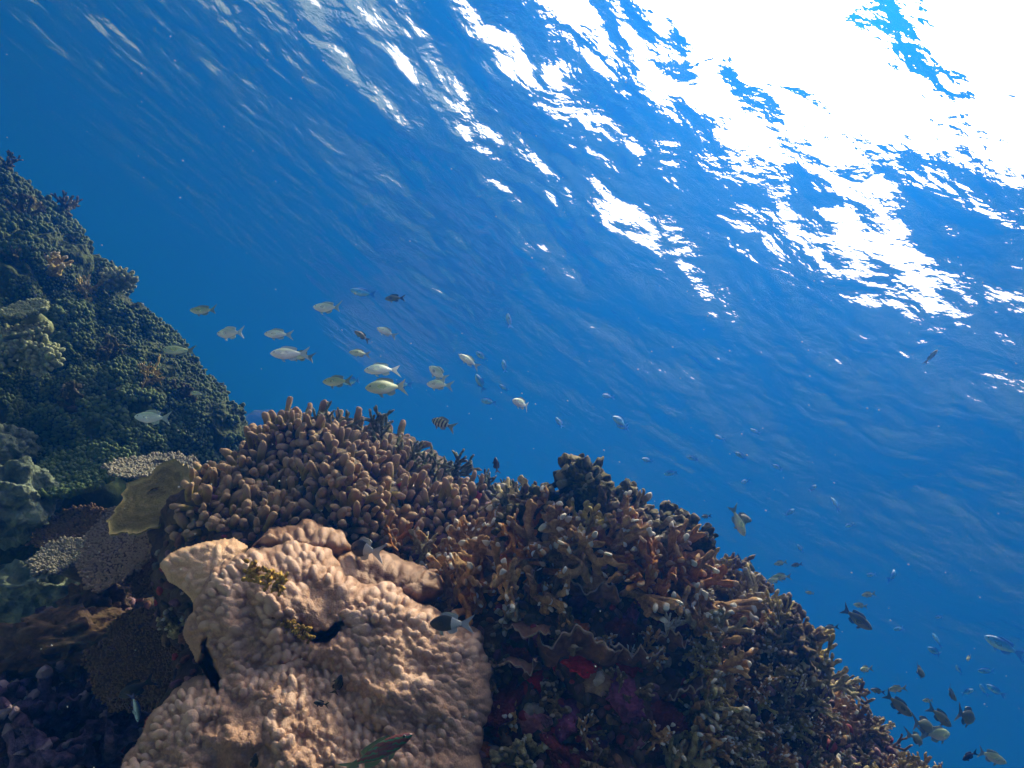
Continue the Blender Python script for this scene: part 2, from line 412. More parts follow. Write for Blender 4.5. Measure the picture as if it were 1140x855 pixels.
def put_colony(px, py, size_px, kind, shape, label, group=None, name='branching_coral', up=.5, cat='coral', rng=RNG, sink=.12, d=None):
    loc, nor = cast(px, py)
    if loc is None: return None
    size = size_px*depth_of(loc)/FPX
    n = (nor*(1-up)+(Up*.75+Vector((0, 0, 1))*.5).normalized()*up).normalized()
    i = int(rng.integers(0, 20))
    r = colony(kind, shape, i, name)
    place(r, loc-n*size*sink, n, size, rng.random()*6.28, rng.uniform(.85, 1.1))
    tag(r, label, cat, group); COLONIES.append((px, py, r))
    return r

# ---- brown finger coral in the middle: lobes of thick blunt fingers
M_FINGER = coral_mat('brown_leather_finger_coral', (0.144, 0.113, 0.024), (0.294, 0.230, 0.052), scale=6, bump_scale=260, bump=.5, dist=.004, tip=(.36, .235, .14), tip_pos=(.6, 1.05), voronoi=True, rough=.7)
def finger_coral():
    rng = np.random.default_rng(3)
    poly = [(196,600),(205,560),(222,520),(250,485),(300,462),(345,458),(385,470),(420,482),(455,505),(490,530),(520,545),(540,570),(520,595),(470,600),(440,612),(400,608),(370,592),(330,585),(290,592),(250,588),(215,602)]
    root = empty('finger_coral', P(370, 560, 2.1)); root.rotation_euler = (0, 0, 0)
    tag(root, 'large brown finger coral of thick blunt fingers, crowning the reef above the peach leather coral', 'coral')
    pts = []
    for px, py in poisson(poly, 7.5, rng):
        loc, nor = cast(px, py, BV_N)
        if loc is not None: pts.append((np.array(loc[:]), np.array(nor[:]), px, py))
    g = np.array([p[0] for p in pts])
    # the far flank, out of the camera's sight
    extra = []
    for org in (Vector(P(200, 300, .6)), Vector(P(520, 250, 1.2)), Vector(P(380, 200, 2.6)), Vector(P(450, 300, 3.4))):
        for px, py in poisson(poly, 16, rng):
            tgt = P(px, py, 2.25); r = (tgt-org).normalized()
            loc, nor, i, dd = BV_N.ray_cast(org, r)
            if loc is None or depth_of(loc) > 2.75: continue
            q = np.array(loc[:]); ref = np.concatenate([g, np.array(extra)[:, 0] if extra else np.zeros((0, 3))])
            if np.min(np.linalg.norm(ref-q, axis=1)) > .034: 
                x, y, _ = project(loc); extra.append((q, np.array(nor[:] if nor.dot(r) < 0 else (-nor)[:]))); pts.append((q, extra[-1][1], x, y))
    B = np.array([p[0] for p in pts]); N = np.array([p[1] for p in pts]); XY = np.array([p[2:4] for p in pts])
    cen = np.array([(235,560),(270,510),(320,480),(330,550),(375,500),(385,570),(425,530),(430,590),(470,560),(500,575),(300,585),(370,480)])
    cl = np.argmin(((XY[:,None]-cen[None])**2).sum(2), 1)
    C3 = np.array([B[cl == k].mean(0) if (cl == k).any() else B.mean(0) for k in range(len(cen))])
    out = B-C3[cl]
    up = IMG_UP*.8+np.array([0, 0, .5])
    D = norm(N*.75+up*.55+out*4.5+rng.normal(size=N.shape)*.18)
    # a finger's size: longest at the lobes' middles
    q = np.clip(np.linalg.norm(out, axis=1)/.13, 0, 1)
    L = rng.uniform(.030, .066, len(B))*(1.15-.45*q); R = rng.uniform(.0080, .0142, len(B))
    for k in range(len(cen)):
        s = cl == k
        if not s.any(): continue
        n = s.sum(); b0 = B[s]-D[s]*.025
        V, F, T = tubes(b0, D[s], L[s]+.02, R[s]*.95, R[s]*rng.uniform(.85, 1.05, n), bend=rng.normal(size=(n, 3))*.16, seg=10,
                        stations=((0,1.15),(.25,1),(.5,.97),(.75,1.0),(.9,1.02)), rough=.0030, rfreq=55, seed=k)
        # forked fingers
        m = rng.random(n) < .65; b2 = (b0+D[s]*(L[s]*.5)[:,None])[m]
        d2 = norm(D[s][m]+unit(rng, m.sum())*.8)
        if m.any():
            V2, F2, T2 = tubes(b2, d2, L[s][m]*.55, R[s][m]*.9, R[s][m]*.85, seg=10, rough=.0030, rfreq=55, seed=k+50)
            F = F+[[i+len(V) for i in f] for f in F2]; V = np.concatenate([V, V2]); T = np.concatenate([T, T2])
        o = mesh_obj('lobe', V-np.array(root.location), F, M_FINGER, root, attr=T)
finger_coral()

# ---- peach leather coral: cushions covered in nodules
def leather_mat(name, c_low, c_mid, c_top):
    m = coral_mat(name, c_low, c_mid, scale=5, bump_scale=260, bump=.40, dist=.003, voronoi=True, tip=c_top, tip_pos=(.25, .95), rough=.6, sss=.15)
    return m
M_PEACH = leather_mat('peach_leather_coral', (0.379, 0.218, 0.139), (0.498, 0.307, 0.203), (.52, .345, .25))
M_ORANGE = leather_mat('orange_leather_coral', (.40, .12, .04), (.58, .21, .08), (.70, .34, .16))
M_TAN = leather_mat('tan_leather_coral', (.30, .18, .10), (.46, .29, .18), (.56, .39, .27))
M_RUST = leather_mat('rust_leather_coral', (.20, .105, .062), (.29, .165, .10), (.36, .225, .15))
def cushion(name, root, poly, d0, slope, bulge, mat, step=1.15, sp=11, nod=.9, edge_w=26, back=.14, fold=.02, flow=None, pits=(), seed=0, zones=(), domes=(), wob=1.0):
    """poly: outline in photo pixels; d0: depth at the outline's middle; slope: depth change per pixel in x and y"""
    rng = np.random.default_rng(seed)
    poly = np.array(poly, float); lo, hi = poly.min(0)-2, poly.max(0)+2
    xs = np.arange(lo[0], hi[0], step); ys = np.arange(lo[1], hi[1], step)
    X, Y = np.meshgrid(xs, ys); x, y = X.ravel(), Y.ravel(); nx, ny = len(xs), len(ys)
    q = np.stack([x*.03, y*.03, 0*x+seed+.37], 1)
    wx = x+wob*(7*vnoise(q, 1)+3*vnoise(q*3.1, 4)); wy = y+wob*(7*vnoise(q, 2)+3*vnoise(q*3.1, 5))
    ins = inside(poly, wx, wy); ed = edge_dist(poly, wx, wy)*np.where(ins, 1, -1)
    cx, cy = poly.mean(0); span = (hi-lo).max()/2
    e = np.clip(ed/edge_w, 0, 1)
    roll = 1-np.sqrt(np.clip(1-(1-e)**2, 0, 1))
    d = d0+slope[0]*(x-cx)+slope[1]*(y-cy)-bulge*np.clip(1-((x-cx)**2+(y-cy)**2)/span**2, 0, 1)
    for (bx, by, rx, ry, am) in domes: d = d-am*np.exp(-((wx-bx)/rx)**2-((wy-by)/ry)**2)
    k = d0/FPX
    big = fold*(vnoise(q*.8+5, 7)*1.3+vnoise(q*1.9+2, 9)*.7)
    d = d-big*np.clip(ed/40, 0, 1)+roll*back
    pit_m = np.zeros_like(x)
    for (pp, pd) in pits:
        pe = edge_dist(pp, wx, wy)*np.where(inside(pp, wx, wy), 1, -1)
        mk = np.clip((pe+3)/5, 0, 1); d = d+pd*mk*mk*(3-2*mk); pit_m = np.maximum(pit_m, mk)
    seeds = np.array(poisson([lo, (hi[0], lo[1]), hi, (lo[0], hi[1])], sp, rng, tries=40))
    scl = 1+.35*vnoise(np.concatenate([seeds*.02, 0*seeds[:,:1]+seed+.5], 1), 77)
    srad = rng.uniform(.58, 1.0, len(seeds))*sp*.80*scl; shh = rng.uniform(.55, 1.35, len(seeds))
    fl = flow or (lambda x, y: (0*x, 0*x+1, 0*x+1.0))
    fx, fy, fr = fl(seeds[:,0], seeds[:,1])
    ja = rng.normal(size=len(seeds))*.5; fx, fy = fx*np.cos(ja)-fy*np.sin(ja), fx*np.sin(ja)+fy*np.cos(ja); fr = fr*rng.uniform(.75, 1.5, len(seeds))
    hgt = np.zeros(len(x)); rows = max(1, 2400//nx)*nx
    for c in range(0, len(x), rows):
        xx, yy = x[c:c+rows], y[c:c+rows]
        m = (seeds[:,1] > yy[0]-2.2*sp) & (seeds[:,1] < yy[-1]+2.2*sp)
        if not m.any(): continue
        dx = xx[:,None]-seeds[None,m,0]; dy = yy[:,None]-seeds[None,m,1]
        a = dx*fx[m]+dy*fy[m]; b = -dx*fy[m]+dy*fx[m]
        dd = ((a/fr[m])**2+b**2)/srad[m]**2
        hgt[c:c+rows] = (np.clip(1-dd, 0, 1)**.7*(shh*srad/(sp*.80))[m]).max(1)
    amp = np.clip(.95+.6*vnoise(q*1.1+40, 21), .3, 1.3)
    for (zx, zy, zr, za) in zones: amp = amp*(1-(1-za)*np.exp(-((x-zx)**2+(y-zy)**2)/zr**2))
    amp = amp*np.clip(ed/8, 0, 1)*(1-pit_m)
    wr = .5*(1-2*np.abs(vnoise(q*7.5+3, 31)))+.35*vnoise(q*14+8, 33)+.2*vnoise(q*30, 35)
    hm = (hgt*amp*nod+.16*wr*np.clip(ed/8, 0, 1)*(1-pit_m))*sp*.62*k
    W = (np.array(Fw[:])[None]+np.array(Rt[:])[None]*((x-570)/FPX)[:,None]+np.array(Up[:])[None]*((427.5-y)/FPX)[:,None])*d[:,None]
    G = W.reshape(X.shape+(3,)); tx = np.gradient(G, axis=1); ty = np.gradient(G, axis=0)
    Nn = norm(np.cross(ty.reshape(-1, 3), tx.reshape(-1, 3))); vd = norm(W); s = np.sign((Nn*vd).sum(1)); Nn = -Nn*np.where(s == 0, 1, s)[:,None]
    dirn = norm(Nn*.8+IMG_UP*.8*np.clip(hgt, 0, 1)[:,None])
    W = W+dirn*hm[:,None]
    keep = (ed > -1.0)
    idx = -np.ones(len(x), int); idx[keep] = np.arange(keep.sum())
    i = (np.arange(ny-1)[:,None]*nx+np.arange(nx-1)[None]).ravel()
    F = np.stack([i, i+nx, i+1+nx, i+1], 1); ok = keep[F].all(1); F = idx[F[ok]]
    return mesh_obj(name, W[keep]-np.array(root.location), F, mat, root, attr=np.clip(hgt*amp, 0, 1.2)[keep])
def leather_coral():
    root = empty('leather_coral', P(370, 760, 1.6))
    tag(root, 'huge peach leather coral covered in small knobs, spread below the brown finger coral', 'coral')
    def radial(cx, cy, st):
        def f(x, y):
            dx, dy = x-cx, y-cy; r = np.hypot(dx, dy)+1e-6
            return dx/r, dy/r, 0*x+st
        return f
    pit = [((330,694),(342,700),(352,709),(362,706),(372,697),(379,694),(376,704),(366,716),(352,719),(342,712)), .22]
    pit2 = [((226,716),(236,738),(243,762),(238,774),(228,752),(219,736)), .2]
    seam = [((352,717),(366,714),(362,722),(356,724)), .03]
    cushion('knobby_lobe', root, [(208,700),(216,665),(236,634),(270,610),(330,604),(372,616),(392,640),(408,652),(440,646),(470,668),(500,692),(540,702),(553,740),(548,790),(532,840),(545,900),(545,930),(110,930),(138,850),(170,795),(200,768),(222,748),(212,724)],
            1.40, (.0003, -.0013), .05, M_PEACH, sp=7.4, nod=1.25, seed=1, pits=[pit, pit2, seam], flow=radial(360, 690, 1.3), fold=.016,
            domes=((300,665,70,45,.045),(470,750,70,90,.04),(270,830,110,60,.03),(390,800,18,60,-.015),(300,745,90,9,-.015)),
            zones=((350,668,26,.3),(262,838,50,.3),(345,800,26,.5),(540,770,30,.15),(525,850,40,.3),(356,690,16,.2)))
    cushion('smooth_lobe', root, [(355,640),(372,614),(410,611),(440,620),(480,630),(492,654),(470,680),(430,672),(395,682),(362,672)],
            1.56, (.0002, -.0022), .0, M_RUST, sp=9, nod=.55, seed=4, flow=radial(420, 680, 2.2), fold=.016)
    cushion('rear_lobe', root, [(282,610),(298,588),(340,580),(378,588),(398,612),(372,626),(320,622)],
            1.62, (.0002, -.0022), .0, M_RUST, sp=8, nod=1.3, seed=6, flow=radial(340, 640, 1.5), fold=.01)
    r2 = empty('leather_coral', P(220, 640, 1.72))
    tag(r2, 'pale tan fan of leather coral jutting out left of the big peach leather coral', 'coral')
    cushion('ruffled_lobe', r2, [(180,634),(192,616),(222,604),(256,600),(275,612),(262,640),(240,664),(222,672),(206,654),(190,648)],
            1.62, (-.0002, -.0018), .03, M_TAN, sp=8, nod=.8, seed=5, flow=radial(262, 625, 2.0), fold=.012, edge_w=12, back=.06)
leather_coral()
#STAGE3
def ordw(i): return ['first', 'second', 'third', 'fourth', 'fifth', 'sixth', 'seventh', 'eighth', 'ninth', 'tenth', 'eleventh', 'twelfth', 'thirteenth', 'fourteenth', 'fifteenth', 'sixteenth', 'seventeenth', 'eighteenth', 'nineteenth', 'twentieth'][i]
# ------------------------------------------------------------------ far sandy reef in the haze
M_FAR = coral_mat('far_reef', (.04, .04, .03), (.11, .105, .085), scale=1.2, bump_scale=8, bump=.6, dist=.1)
_v, _f = join([(FV, FF)]+far_blobs)
o = mesh_obj('far_reef', _v, _f, M_FAR); o['kind'] = 'structure'

# ------------------------------------------------------------------ left: the slope's coral cover, green corals, plates
def knob_cover(name, poly_bvs, mat, n, rmin, rmax, rng, hmul=.7):
    VV, FF, TT, o = [], [], [], 0
    t, f = ICO[1]
    B, N, D = [], [], []
    for poly, bv, sp in poly_bvs:
        for px, py in poisson(poly, sp, rng):
            loc, nor = cast(px, py, bv)
            if loc is not None and mnoise.noise(loc*3.2)+.5*mnoise.noise(loc*9) > -.33: B.append(loc[:]); N.append(nor[:])
    B = np.array(B); N = np.array(N); k = len(B)
    r = rng.uniform(rmin, rmax, k)*np.linalg.norm(B, axis=1)/5*(1+.55*vnoise(B*2.6, 6))
    V, F, T = tubes(B-N*r[:,None]*.6, norm(N+IMG_UP*.35+rng.normal(size=N.shape)*.25), r*1.1*hmul+r*.4, r, r*.85, seg=6, stations=((0,1.1),(.6,1)))
    o = mesh_obj(name, V, F, mat, attr=T); o['kind'] = 'stuff'; return o
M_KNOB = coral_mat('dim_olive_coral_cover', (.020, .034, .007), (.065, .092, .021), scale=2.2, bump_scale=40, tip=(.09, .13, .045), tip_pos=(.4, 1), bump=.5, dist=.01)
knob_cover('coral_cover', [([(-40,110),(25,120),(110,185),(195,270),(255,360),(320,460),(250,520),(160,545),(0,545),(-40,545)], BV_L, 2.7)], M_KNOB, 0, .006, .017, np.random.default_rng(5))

M_PALEGREEN = coral_mat('pale_green_coral', (.10, .12, .05), (.22, .25, .11), scale=6, bump_scale=60, bump=.6, dist=.01, tip=(.28, .30, .16), tip_pos=(.6, 1))
M_TEALROCK = coral_mat('turf_rock', (.05, .07, .05), (.22, .26, .18), scale=5, bump_scale=30, bump=.9, dist=.03)
def plate(name, label, px, py, d, w_px, h_px, mat, tilt=(0, .8, -.6), spin=0., seed=0, nubs=0, nub_r=.006, nub_l=.014, wob=.18, thick=.018, funnel=.10, group=None, stalk=True):
    """table coral: a flat irregular disc on a stalk; tilt = its upward normal as (right, up, towards the camera)"""
    rng = np.random.default_rng(seed)
    k = d/FPX; n = np.array((Rt*tilt[0]+Up*tilt[1]-Fw*tilt[2]*-1)[:]) if False else np.array((Rt*tilt[0]+Up*tilt[1]-Fw*tilt[2])[:])
    n = n/np.linalg.norm(n); a = np.array(Rt[:]); a = a-n*(a@n); a /= np.linalg.norm(a); b = np.cross(n, a)
    c0 = np.array(P(px, py, d)[:]); root = empty(name, Vector(c0)); tag(root, label, 'coral', group)
    ns, nr = 72, 14
    th = np.arange(ns)*2*PI/ns
    lob = 1+wob*fbm(np.stack([np.cos(th)*1.6, np.sin(th)*1.6, 0*th+seed*3.3], 1), 4, seed)+.03*rng.normal(size=ns)
    rw, rh = w_px*k/2, h_px*k/2/max(.25, abs(b@np.array(Up[:]))+1e-6)
    V = []
    for side in (1, -1):
        for j in range(nr+1):
            s = j/nr
            R = s*lob
            p = a[None]*(R*rw*np.cos(th))[:,None]+b[None]*(R*rh*np.sin(th))[:,None]
            up = funnel*rw*s*s+(.018*rw*np.sin(s*26+2.5*vnoise(np.stack([np.cos(th)*2, np.sin(th)*2, 0*th], 1), seed+3)) if side > 0 else 0)+.05*rw*vnoise(np.stack([np.cos(th)*R*2.5, np.sin(th)*R*2.5, 0*th+seed], 1), seed)*s
            t = thick*(1-.75*s**3)*.5 if side > 0 else -thick*(1-.75*s**3)*.5-.12*rw*(1-s)**2
            V.append(p+n[None]*(up+t)[:,None])
    V = np.concatenate(V); F = []
    def ring(o, flip):
        for j in range(nr):
            for i in range(ns):
                q = [o+j*ns+i, o+j*ns+(i+1) % ns, o+(j+1)*ns+(i+1) % ns, o+(j+1)*ns+i]
                F.append(q[::-1] if flip else q)
    ring(0, True); o2 = (nr+1)*ns; ring(o2, False)
    for i in range(ns): F.append([nr*ns+i, nr*ns+(i+1) % ns, o2+nr*ns+(i+1) % ns, o2+nr*ns+i])
    tipv = np.tile(np.repeat(np.arange(nr+1)/nr, ns), 2)*.55
    mesh_obj('table', V, F, mat, root, attr=tipv*1.36)
    if nubs:
        m = int(nubs); s = np.sqrt(rng.random(m)); t = rng.random(m)*2*PI; li = (t/(2*PI)*ns).astype(int) % ns
        R = s*lob[li]*.98
        pp = a[None]*(R*rw*np.cos(t))[:,None]+b[None]*(R*rh*np.sin(t))[:,None]
        upn = funnel*rw*s*s+.05*rw*vnoise(np.stack([np.cos(t)*R*2.5, np.sin(t)*R*2.5, 0*t+seed], 1), seed)*s
        pp = pp+n[None]*upn[:,None]
        out = norm(pp+1e-9)
        V, F, T = tubes(pp, norm(n[None]+out*.5*s[:,None]+rng.normal(size=(m, 3))*.3), nub_l*rng.uniform(.6, 1.3, m), nub_r*rng.uniform(.8, 1.2, m), nub_r*.85, seg=6, stations=((0,1.1),(.6,1)))
        mesh_obj('branchlets', V, F, mat, root, attr=T)
    if stalk:
        V, F, T = tubes([n*-.02*0-n*.16*rw*0], [-n+np.array(Fw[:])*.6], rw*1.1, rw*.3, rw*.4, seg=12, rough=.01, rfreq=20)
        mesh_obj('stalk', V, F, mat, root, attr=T*0)
    return root
M_OLIVEPL = coral_mat('olive_table_coral', (.13, .095, .026), (.25, .19, .06), scale=10, bump_scale=180, bump=.6, dist=.006, tip=(.33, .26, .10), tip_pos=(.55, .8))
M_BROWNPL = coral_mat('brown_table_coral', (.075, .045, .026), (.17, .105, .065), scale=10, bump_scale=160, bump=.6, dist=.006, tip=(.34, .24, .17), tip_pos=(.4, 1))
M_GREYPL = coral_mat('grey_table_coral', (.07, .07, .05), (.18, .17, .12), scale=10, bump_scale=160, bump=.6, dist=.006, tip=(.30, .27, .2), tip_pos=(.4, 1))
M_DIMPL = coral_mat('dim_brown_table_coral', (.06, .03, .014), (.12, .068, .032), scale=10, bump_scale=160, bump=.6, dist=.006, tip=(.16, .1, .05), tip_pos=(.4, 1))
plate('table_coral', 'smooth olive yellow table coral against the left edge of the brown finger coral', 172, 556, 2.15, 92, 62, M_OLIVEPL, (-.25, .75, .58), seed=1, wob=.24)
plate('table_coral', 'thin grey green table coral seen nearly edge on, just above the olive table coral', 172, 522, 2.55, 92, 18, M_GREYPL, (.05, .95, .22), seed=2, nubs=500, nub_l=.01)
plate('table_coral', 'brown table coral with a nubbly top, below the olive table coral', 140, 604, 2.35, 96, 84, M_BROWNPL, (-.2, .6, .75), seed=3, nubs=2600, nub_r=.0045, nub_l=.010)
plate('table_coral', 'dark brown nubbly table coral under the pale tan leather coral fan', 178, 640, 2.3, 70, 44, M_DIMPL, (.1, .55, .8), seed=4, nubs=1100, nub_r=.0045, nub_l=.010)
plate('table_coral', 'small pale pinkish table coral at the far left tip of the plates', 70, 622, 2.45, 66, 26, M_GREYPL, (-.1, .85, .45), seed=5, nubs=900, nub_r=.005, nub_l=.014)
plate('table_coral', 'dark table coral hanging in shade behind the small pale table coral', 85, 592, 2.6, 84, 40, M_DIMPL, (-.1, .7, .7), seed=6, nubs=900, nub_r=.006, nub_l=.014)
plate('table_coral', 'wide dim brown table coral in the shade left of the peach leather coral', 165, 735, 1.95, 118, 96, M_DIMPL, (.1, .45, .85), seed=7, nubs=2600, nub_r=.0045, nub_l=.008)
plate('table_coral', 'round pale green table coral high on the dim left slope', 30, 347, 2.85, 52, 22, M_PALEGREEN, (-.1, .75, .6), seed=8, nubs=300, nub_r=.008, nub_l=.012)
plate('table_coral', 'narrow pale green table coral at the left edge, under the round pale green one', 18, 372, 2.85, 70, 16, M_PALEGREEN, (-.1, .8, .5), seed=9, nubs=200, nub_r=.008, nub_l=.012)
plate('table_coral', 'dark overhanging table coral at the foot of the dim left slope', 92, 530, 2.75, 110, 46, M_KNOB, (-.1, .75, .55), seed=10, nubs=900, nub_r=.010, nub_l=.022)
def knob_cluster(name, label, px, py, d, w_px, h_px, mat, n, r, seed, group=None, cat='coral'):
    rng = np.random.default_rng(seed); k = d/FPX
    root = empty(name, P(px, py, d)); tag(root, label, cat, group)
    A = np.stack([Rt[:], Up[:], -np.array(Fw[:])])
    V, F = lump_mesh(rng, w_px*k*.5, h_px*k*.5, w_px*k*.35, amp=.3, seed=seed)
    mesh_obj('base', V@A, F, mat, root, attr=np.zeros(len(V)))
    u = unit(rng, n); u[:,2] = np.abs(u[:,2])*.8; u = norm(u)
    b = u*np.array([w_px*k*.48, h_px*k*.48, w_px*k*.33])
    V, F, T = tubes(b@A, norm(u+np.array([0, .5, 0])+rng.normal(size=u.shape)*.3)@A, r*rng.uniform(1.2, 3, n), r, r*.85, seg=7, rough=r*.25, rfreq=.6/r)
    mesh_obj('branchlets', V, F, mat, root, attr=T)
    return root
knob_cluster('branching_coral', 'pale green clump of stubby coral on the left slope, below the green table corals', 40, 392, 2.85, 46, 26, M_PALEGREEN, 110, .011, 1)
knob_cluster('branching_coral', 'small pale green clump on the left slope, lowest of the green corals', 52, 402, 2.82, 26, 20, M_PALEGREEN, 60, .011, 2)
knob_cluster('branching_coral', 'greenish yellow tuft of coral cut by the left frame edge', 2, 398, 2.8, 26, 24, M_PALEGREEN, 60, .011, 3)
knob_cluster('branching_coral', 'small green clump of coral on the skyline of the left slope', 133, 312, 3.7, 34, 18, M_PALEGREEN, 70, .011, 4)
# ragged tufts along the slope's skyline
for i, (px, py, s) in enumerate([(8,178,16),(74,228,22),(100,250,16),(122,284,18),(160,322,20),(180,345,16),(226,402,18)]):
    put_colony(px, py+6, s*1.2, 'tree_green', 'bushy', 'dim coral tuft sticking up from the skyline of the left slope', 'coral tufts on the left skyline', up=.8)

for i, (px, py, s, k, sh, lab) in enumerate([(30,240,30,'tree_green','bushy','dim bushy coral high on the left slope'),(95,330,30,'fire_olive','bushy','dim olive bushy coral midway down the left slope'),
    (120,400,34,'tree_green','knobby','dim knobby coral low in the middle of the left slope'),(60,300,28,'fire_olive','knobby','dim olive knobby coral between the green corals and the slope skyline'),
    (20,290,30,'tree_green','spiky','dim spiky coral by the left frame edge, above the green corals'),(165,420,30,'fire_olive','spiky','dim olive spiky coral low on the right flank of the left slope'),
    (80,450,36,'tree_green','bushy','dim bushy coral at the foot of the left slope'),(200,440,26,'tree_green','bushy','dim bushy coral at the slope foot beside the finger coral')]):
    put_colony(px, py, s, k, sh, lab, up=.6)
def rock(name, label, px, py, d, w_px, h_px, mat, seed, cat='rock', sub=5, group=None):
    rng = np.random.default_rng(seed); k = d/FPX
    V, F = ICO[sub] if sub in ICO else ICO.setdefault(sub, ico(sub))
    A = np.stack([Rt[:], Up[:], -np.array(Fw[:])])
    W = V*np.array([w_px*k/2, h_px*k/2, (w_px+h_px)*k/4])
    h = .35*fbm(V*2+seed*7.7, 5, seed, .55); W = W*(1+h)[:,None]
    o = mesh_obj(name, W@A, F, mat); o.location = P(px, py, d); tag(o, label, cat, group); return o
rock('rock', 'pale teal turf covered boulder at the left frame edge', 12, 560, 2.65, 92, 86, M_TEALROCK, 1)
rock('rock', 'teal boulder under the small pale table coral at the left', 40, 660, 2.6, 120, 70, M_TEALROCK, 2)
rock('rock', 'low dark rock between the purple finger corals and the teal boulders', 70, 715, 2.2, 130, 60, M_ROCK, 3)
rock('rock', 'small pale teal stone above the teal boulder at the left edge', 8, 498, 2.8, 50, 46, M_TEALROCK, 4)
rock('rock', 'dim round stone half hidden in the dark gap left of the brown table corals', 105, 672, 2.4, 60, 46, M_ROCK, 5)
for i, (px, py, s, lab) in enumerate([
    (18, 838, 95, 'dark purple finger coral in the very bottom left corner'), (70, 812, 90, 'dark purple finger coral nearest the bottom left corner coral, right of it'),
    (118, 838, 80, 'dark purple finger coral right beside the peach leather coral at the frame bottom'), (30, 765, 80, 'dark purple finger coral by the left frame edge, upper row'),
    (82, 752, 74, 'dark purple finger coral in the upper row, left of the dim brown table coral'), (110, 785, 60, 'small dark purple finger coral under the dim brown table coral'),
    (50, 725, 60, 'small purple brown finger coral on the low dark rock'), (-8, 800, 80, 'dark purple finger coral cut off by the left frame edge')]):
    put_colony(px, py, s, 'purple', 'knobby', lab, 'dark purple finger corals at the bottom left', name='finger_coral', up=.7)
for i, (px, py, s, lab) in enumerate([(92, 712, 34, 'grey brown stubby coral poking out of the dark above the purple corals'), (30, 800, 50, 'brown stubby coral among the purple finger corals'), (196, 700, 36, 'pale thin coral sprig in the dark slit left of the peach leather coral')]):
    put_colony(px, py, s, 'fire_grey', 'knobby', lab, name='branching_coral', up=.7)

# ------------------------------------------------------------------ middle and right: branching corals
def C(px, py, s, kind, shape, lab, **k): return put_colony(px, py, s, kind, shape, lab, **k)
# dark green tree corals on the skyline
trees = [(590,560,56),(612,556,64),(640,548,86),(662,556,70),(682,562,76),(712,578,62),(742,588,80),(760,600,56)]
for i, (px, py, s) in enumerate(trees):
    extra = {2: ', tallest, at the reef peak', 6: ', at the top right corner'}.get(i, '')
    C(px, py+24, s*.92, 'tree_green', 'tree', 'dark green tree coral%s, %s from left on skyline' % (extra, ordw(i)), group='dark green tree corals on the skyline', name='tree_coral', up=.7)
for a in [(575, 572, 56, 'fire_grey', 'bushy', 'grey coral with white tips at the left end of the tree corals'),
          (600, 580, 56, 'fire_dark', 'bushy', 'blackish bushy coral in front of the first two tree corals'),
          (630, 578, 60, 'tree_green', 'bushy', 'dark green bushy coral right in front of the tallest tree coral'),
          (672, 582, 60, 'fire_dark', 'knobby', 'blackish knobby coral in front of the middle tree corals'),
          (703, 596, 66, 'fire_grey', 'bushy', 'pale grey bushy coral with white tips below the skyline tree corals'),
          (728, 610, 58, 'fire_grey', 'fan', 'pale grey fan shaped coral at the foot of the corner tree coral'),
          (652, 596, 58, 'fire_olive', 'bushy', 'olive bushy coral under the tallest dark green tree coral'),
          (790, 622, 62, 'yellow_table', 'spiky', 'yellowish flat topped coral right of the corner tree coral, against blue water')]:
    C(*a)
# brown fire corals with white tips, in three rows across the middle
row1 = [(545,600),(580,608),(612,604),(640,612),(672,606),(700,622),(735,630)]
row2 = [(490,640),(520,628),(555,636),(588,640),(622,640),(655,636),(690,642),(722,652),(752,655)]
row3 = [(470,665),(505,668),(540,672),(575,672),(605,678),(770,690)]
for rn, row in (('uppermost', row1), ('middle', row2), ('lowest', row3)):
    for i, (px, py) in enumerate(row):
        kind = 'fire_brown' if (i+len(row)) % 4 else 'fire_copper'
        if px > 715: kind = 'fire_copper' if rn == 'middle' else 'fire_brown'
        C(px, py, 74 if rn != 'lowest' else 66, kind, ['bushy', 'fan', 'bushy'][i % 3], '%s fire coral with white tips, %s from left in the %s row' % (COLOR_WORD[kind], ordw(i), rn),
          group='white tipped fire corals across the reef front', name='fire_coral', up=.55)
C(440, 612, 44, 'fire_copper', 'bushy', 'small amber coral with white tips, between the finger coral and the peach leather coral', name='fire_coral')
C(470, 618, 40, 'fire_grey', 'bushy', 'small grey coral right of the small amber coral', name='fire_coral')
# grey green staghorn thicket on the crest behind the finger coral
for i, (px, py) in enumerate([(455,512),(478,514),(500,520),(520,528),(540,536),(558,548),(575,560),(420,480),(372,468)]):
    loc, nor = cast(px, py+10)
    C(px, py+10, 42, 'teal_thicket', 'spiky', 'grey green staghorn coral, %s from the left of the thicket behind the finger coral' % ordw([2,3,4,5,6,7,8,1,0][i]), group='staghorn thicket behind the finger coral', name='staghorn_coral', up=.5)
# right edge of the wall: brown grey knobby corals with pale tips
for i, (px, py, s) in enumerate([(775,665,62),(785,705,60),(790,745,62),(782,785,60),(770,825,62),(748,850,60),(800,840,56)]):
    C(px, py, s, 'fire_grey' if i % 2 else 'fire_brown', 'bushy', 'ragged %s coral, %s from the top down the edge right of the dark wall' % ('grey' if i % 2 else 'brown', ordw(i)), group='thick corals down the wall edge', up=.35)
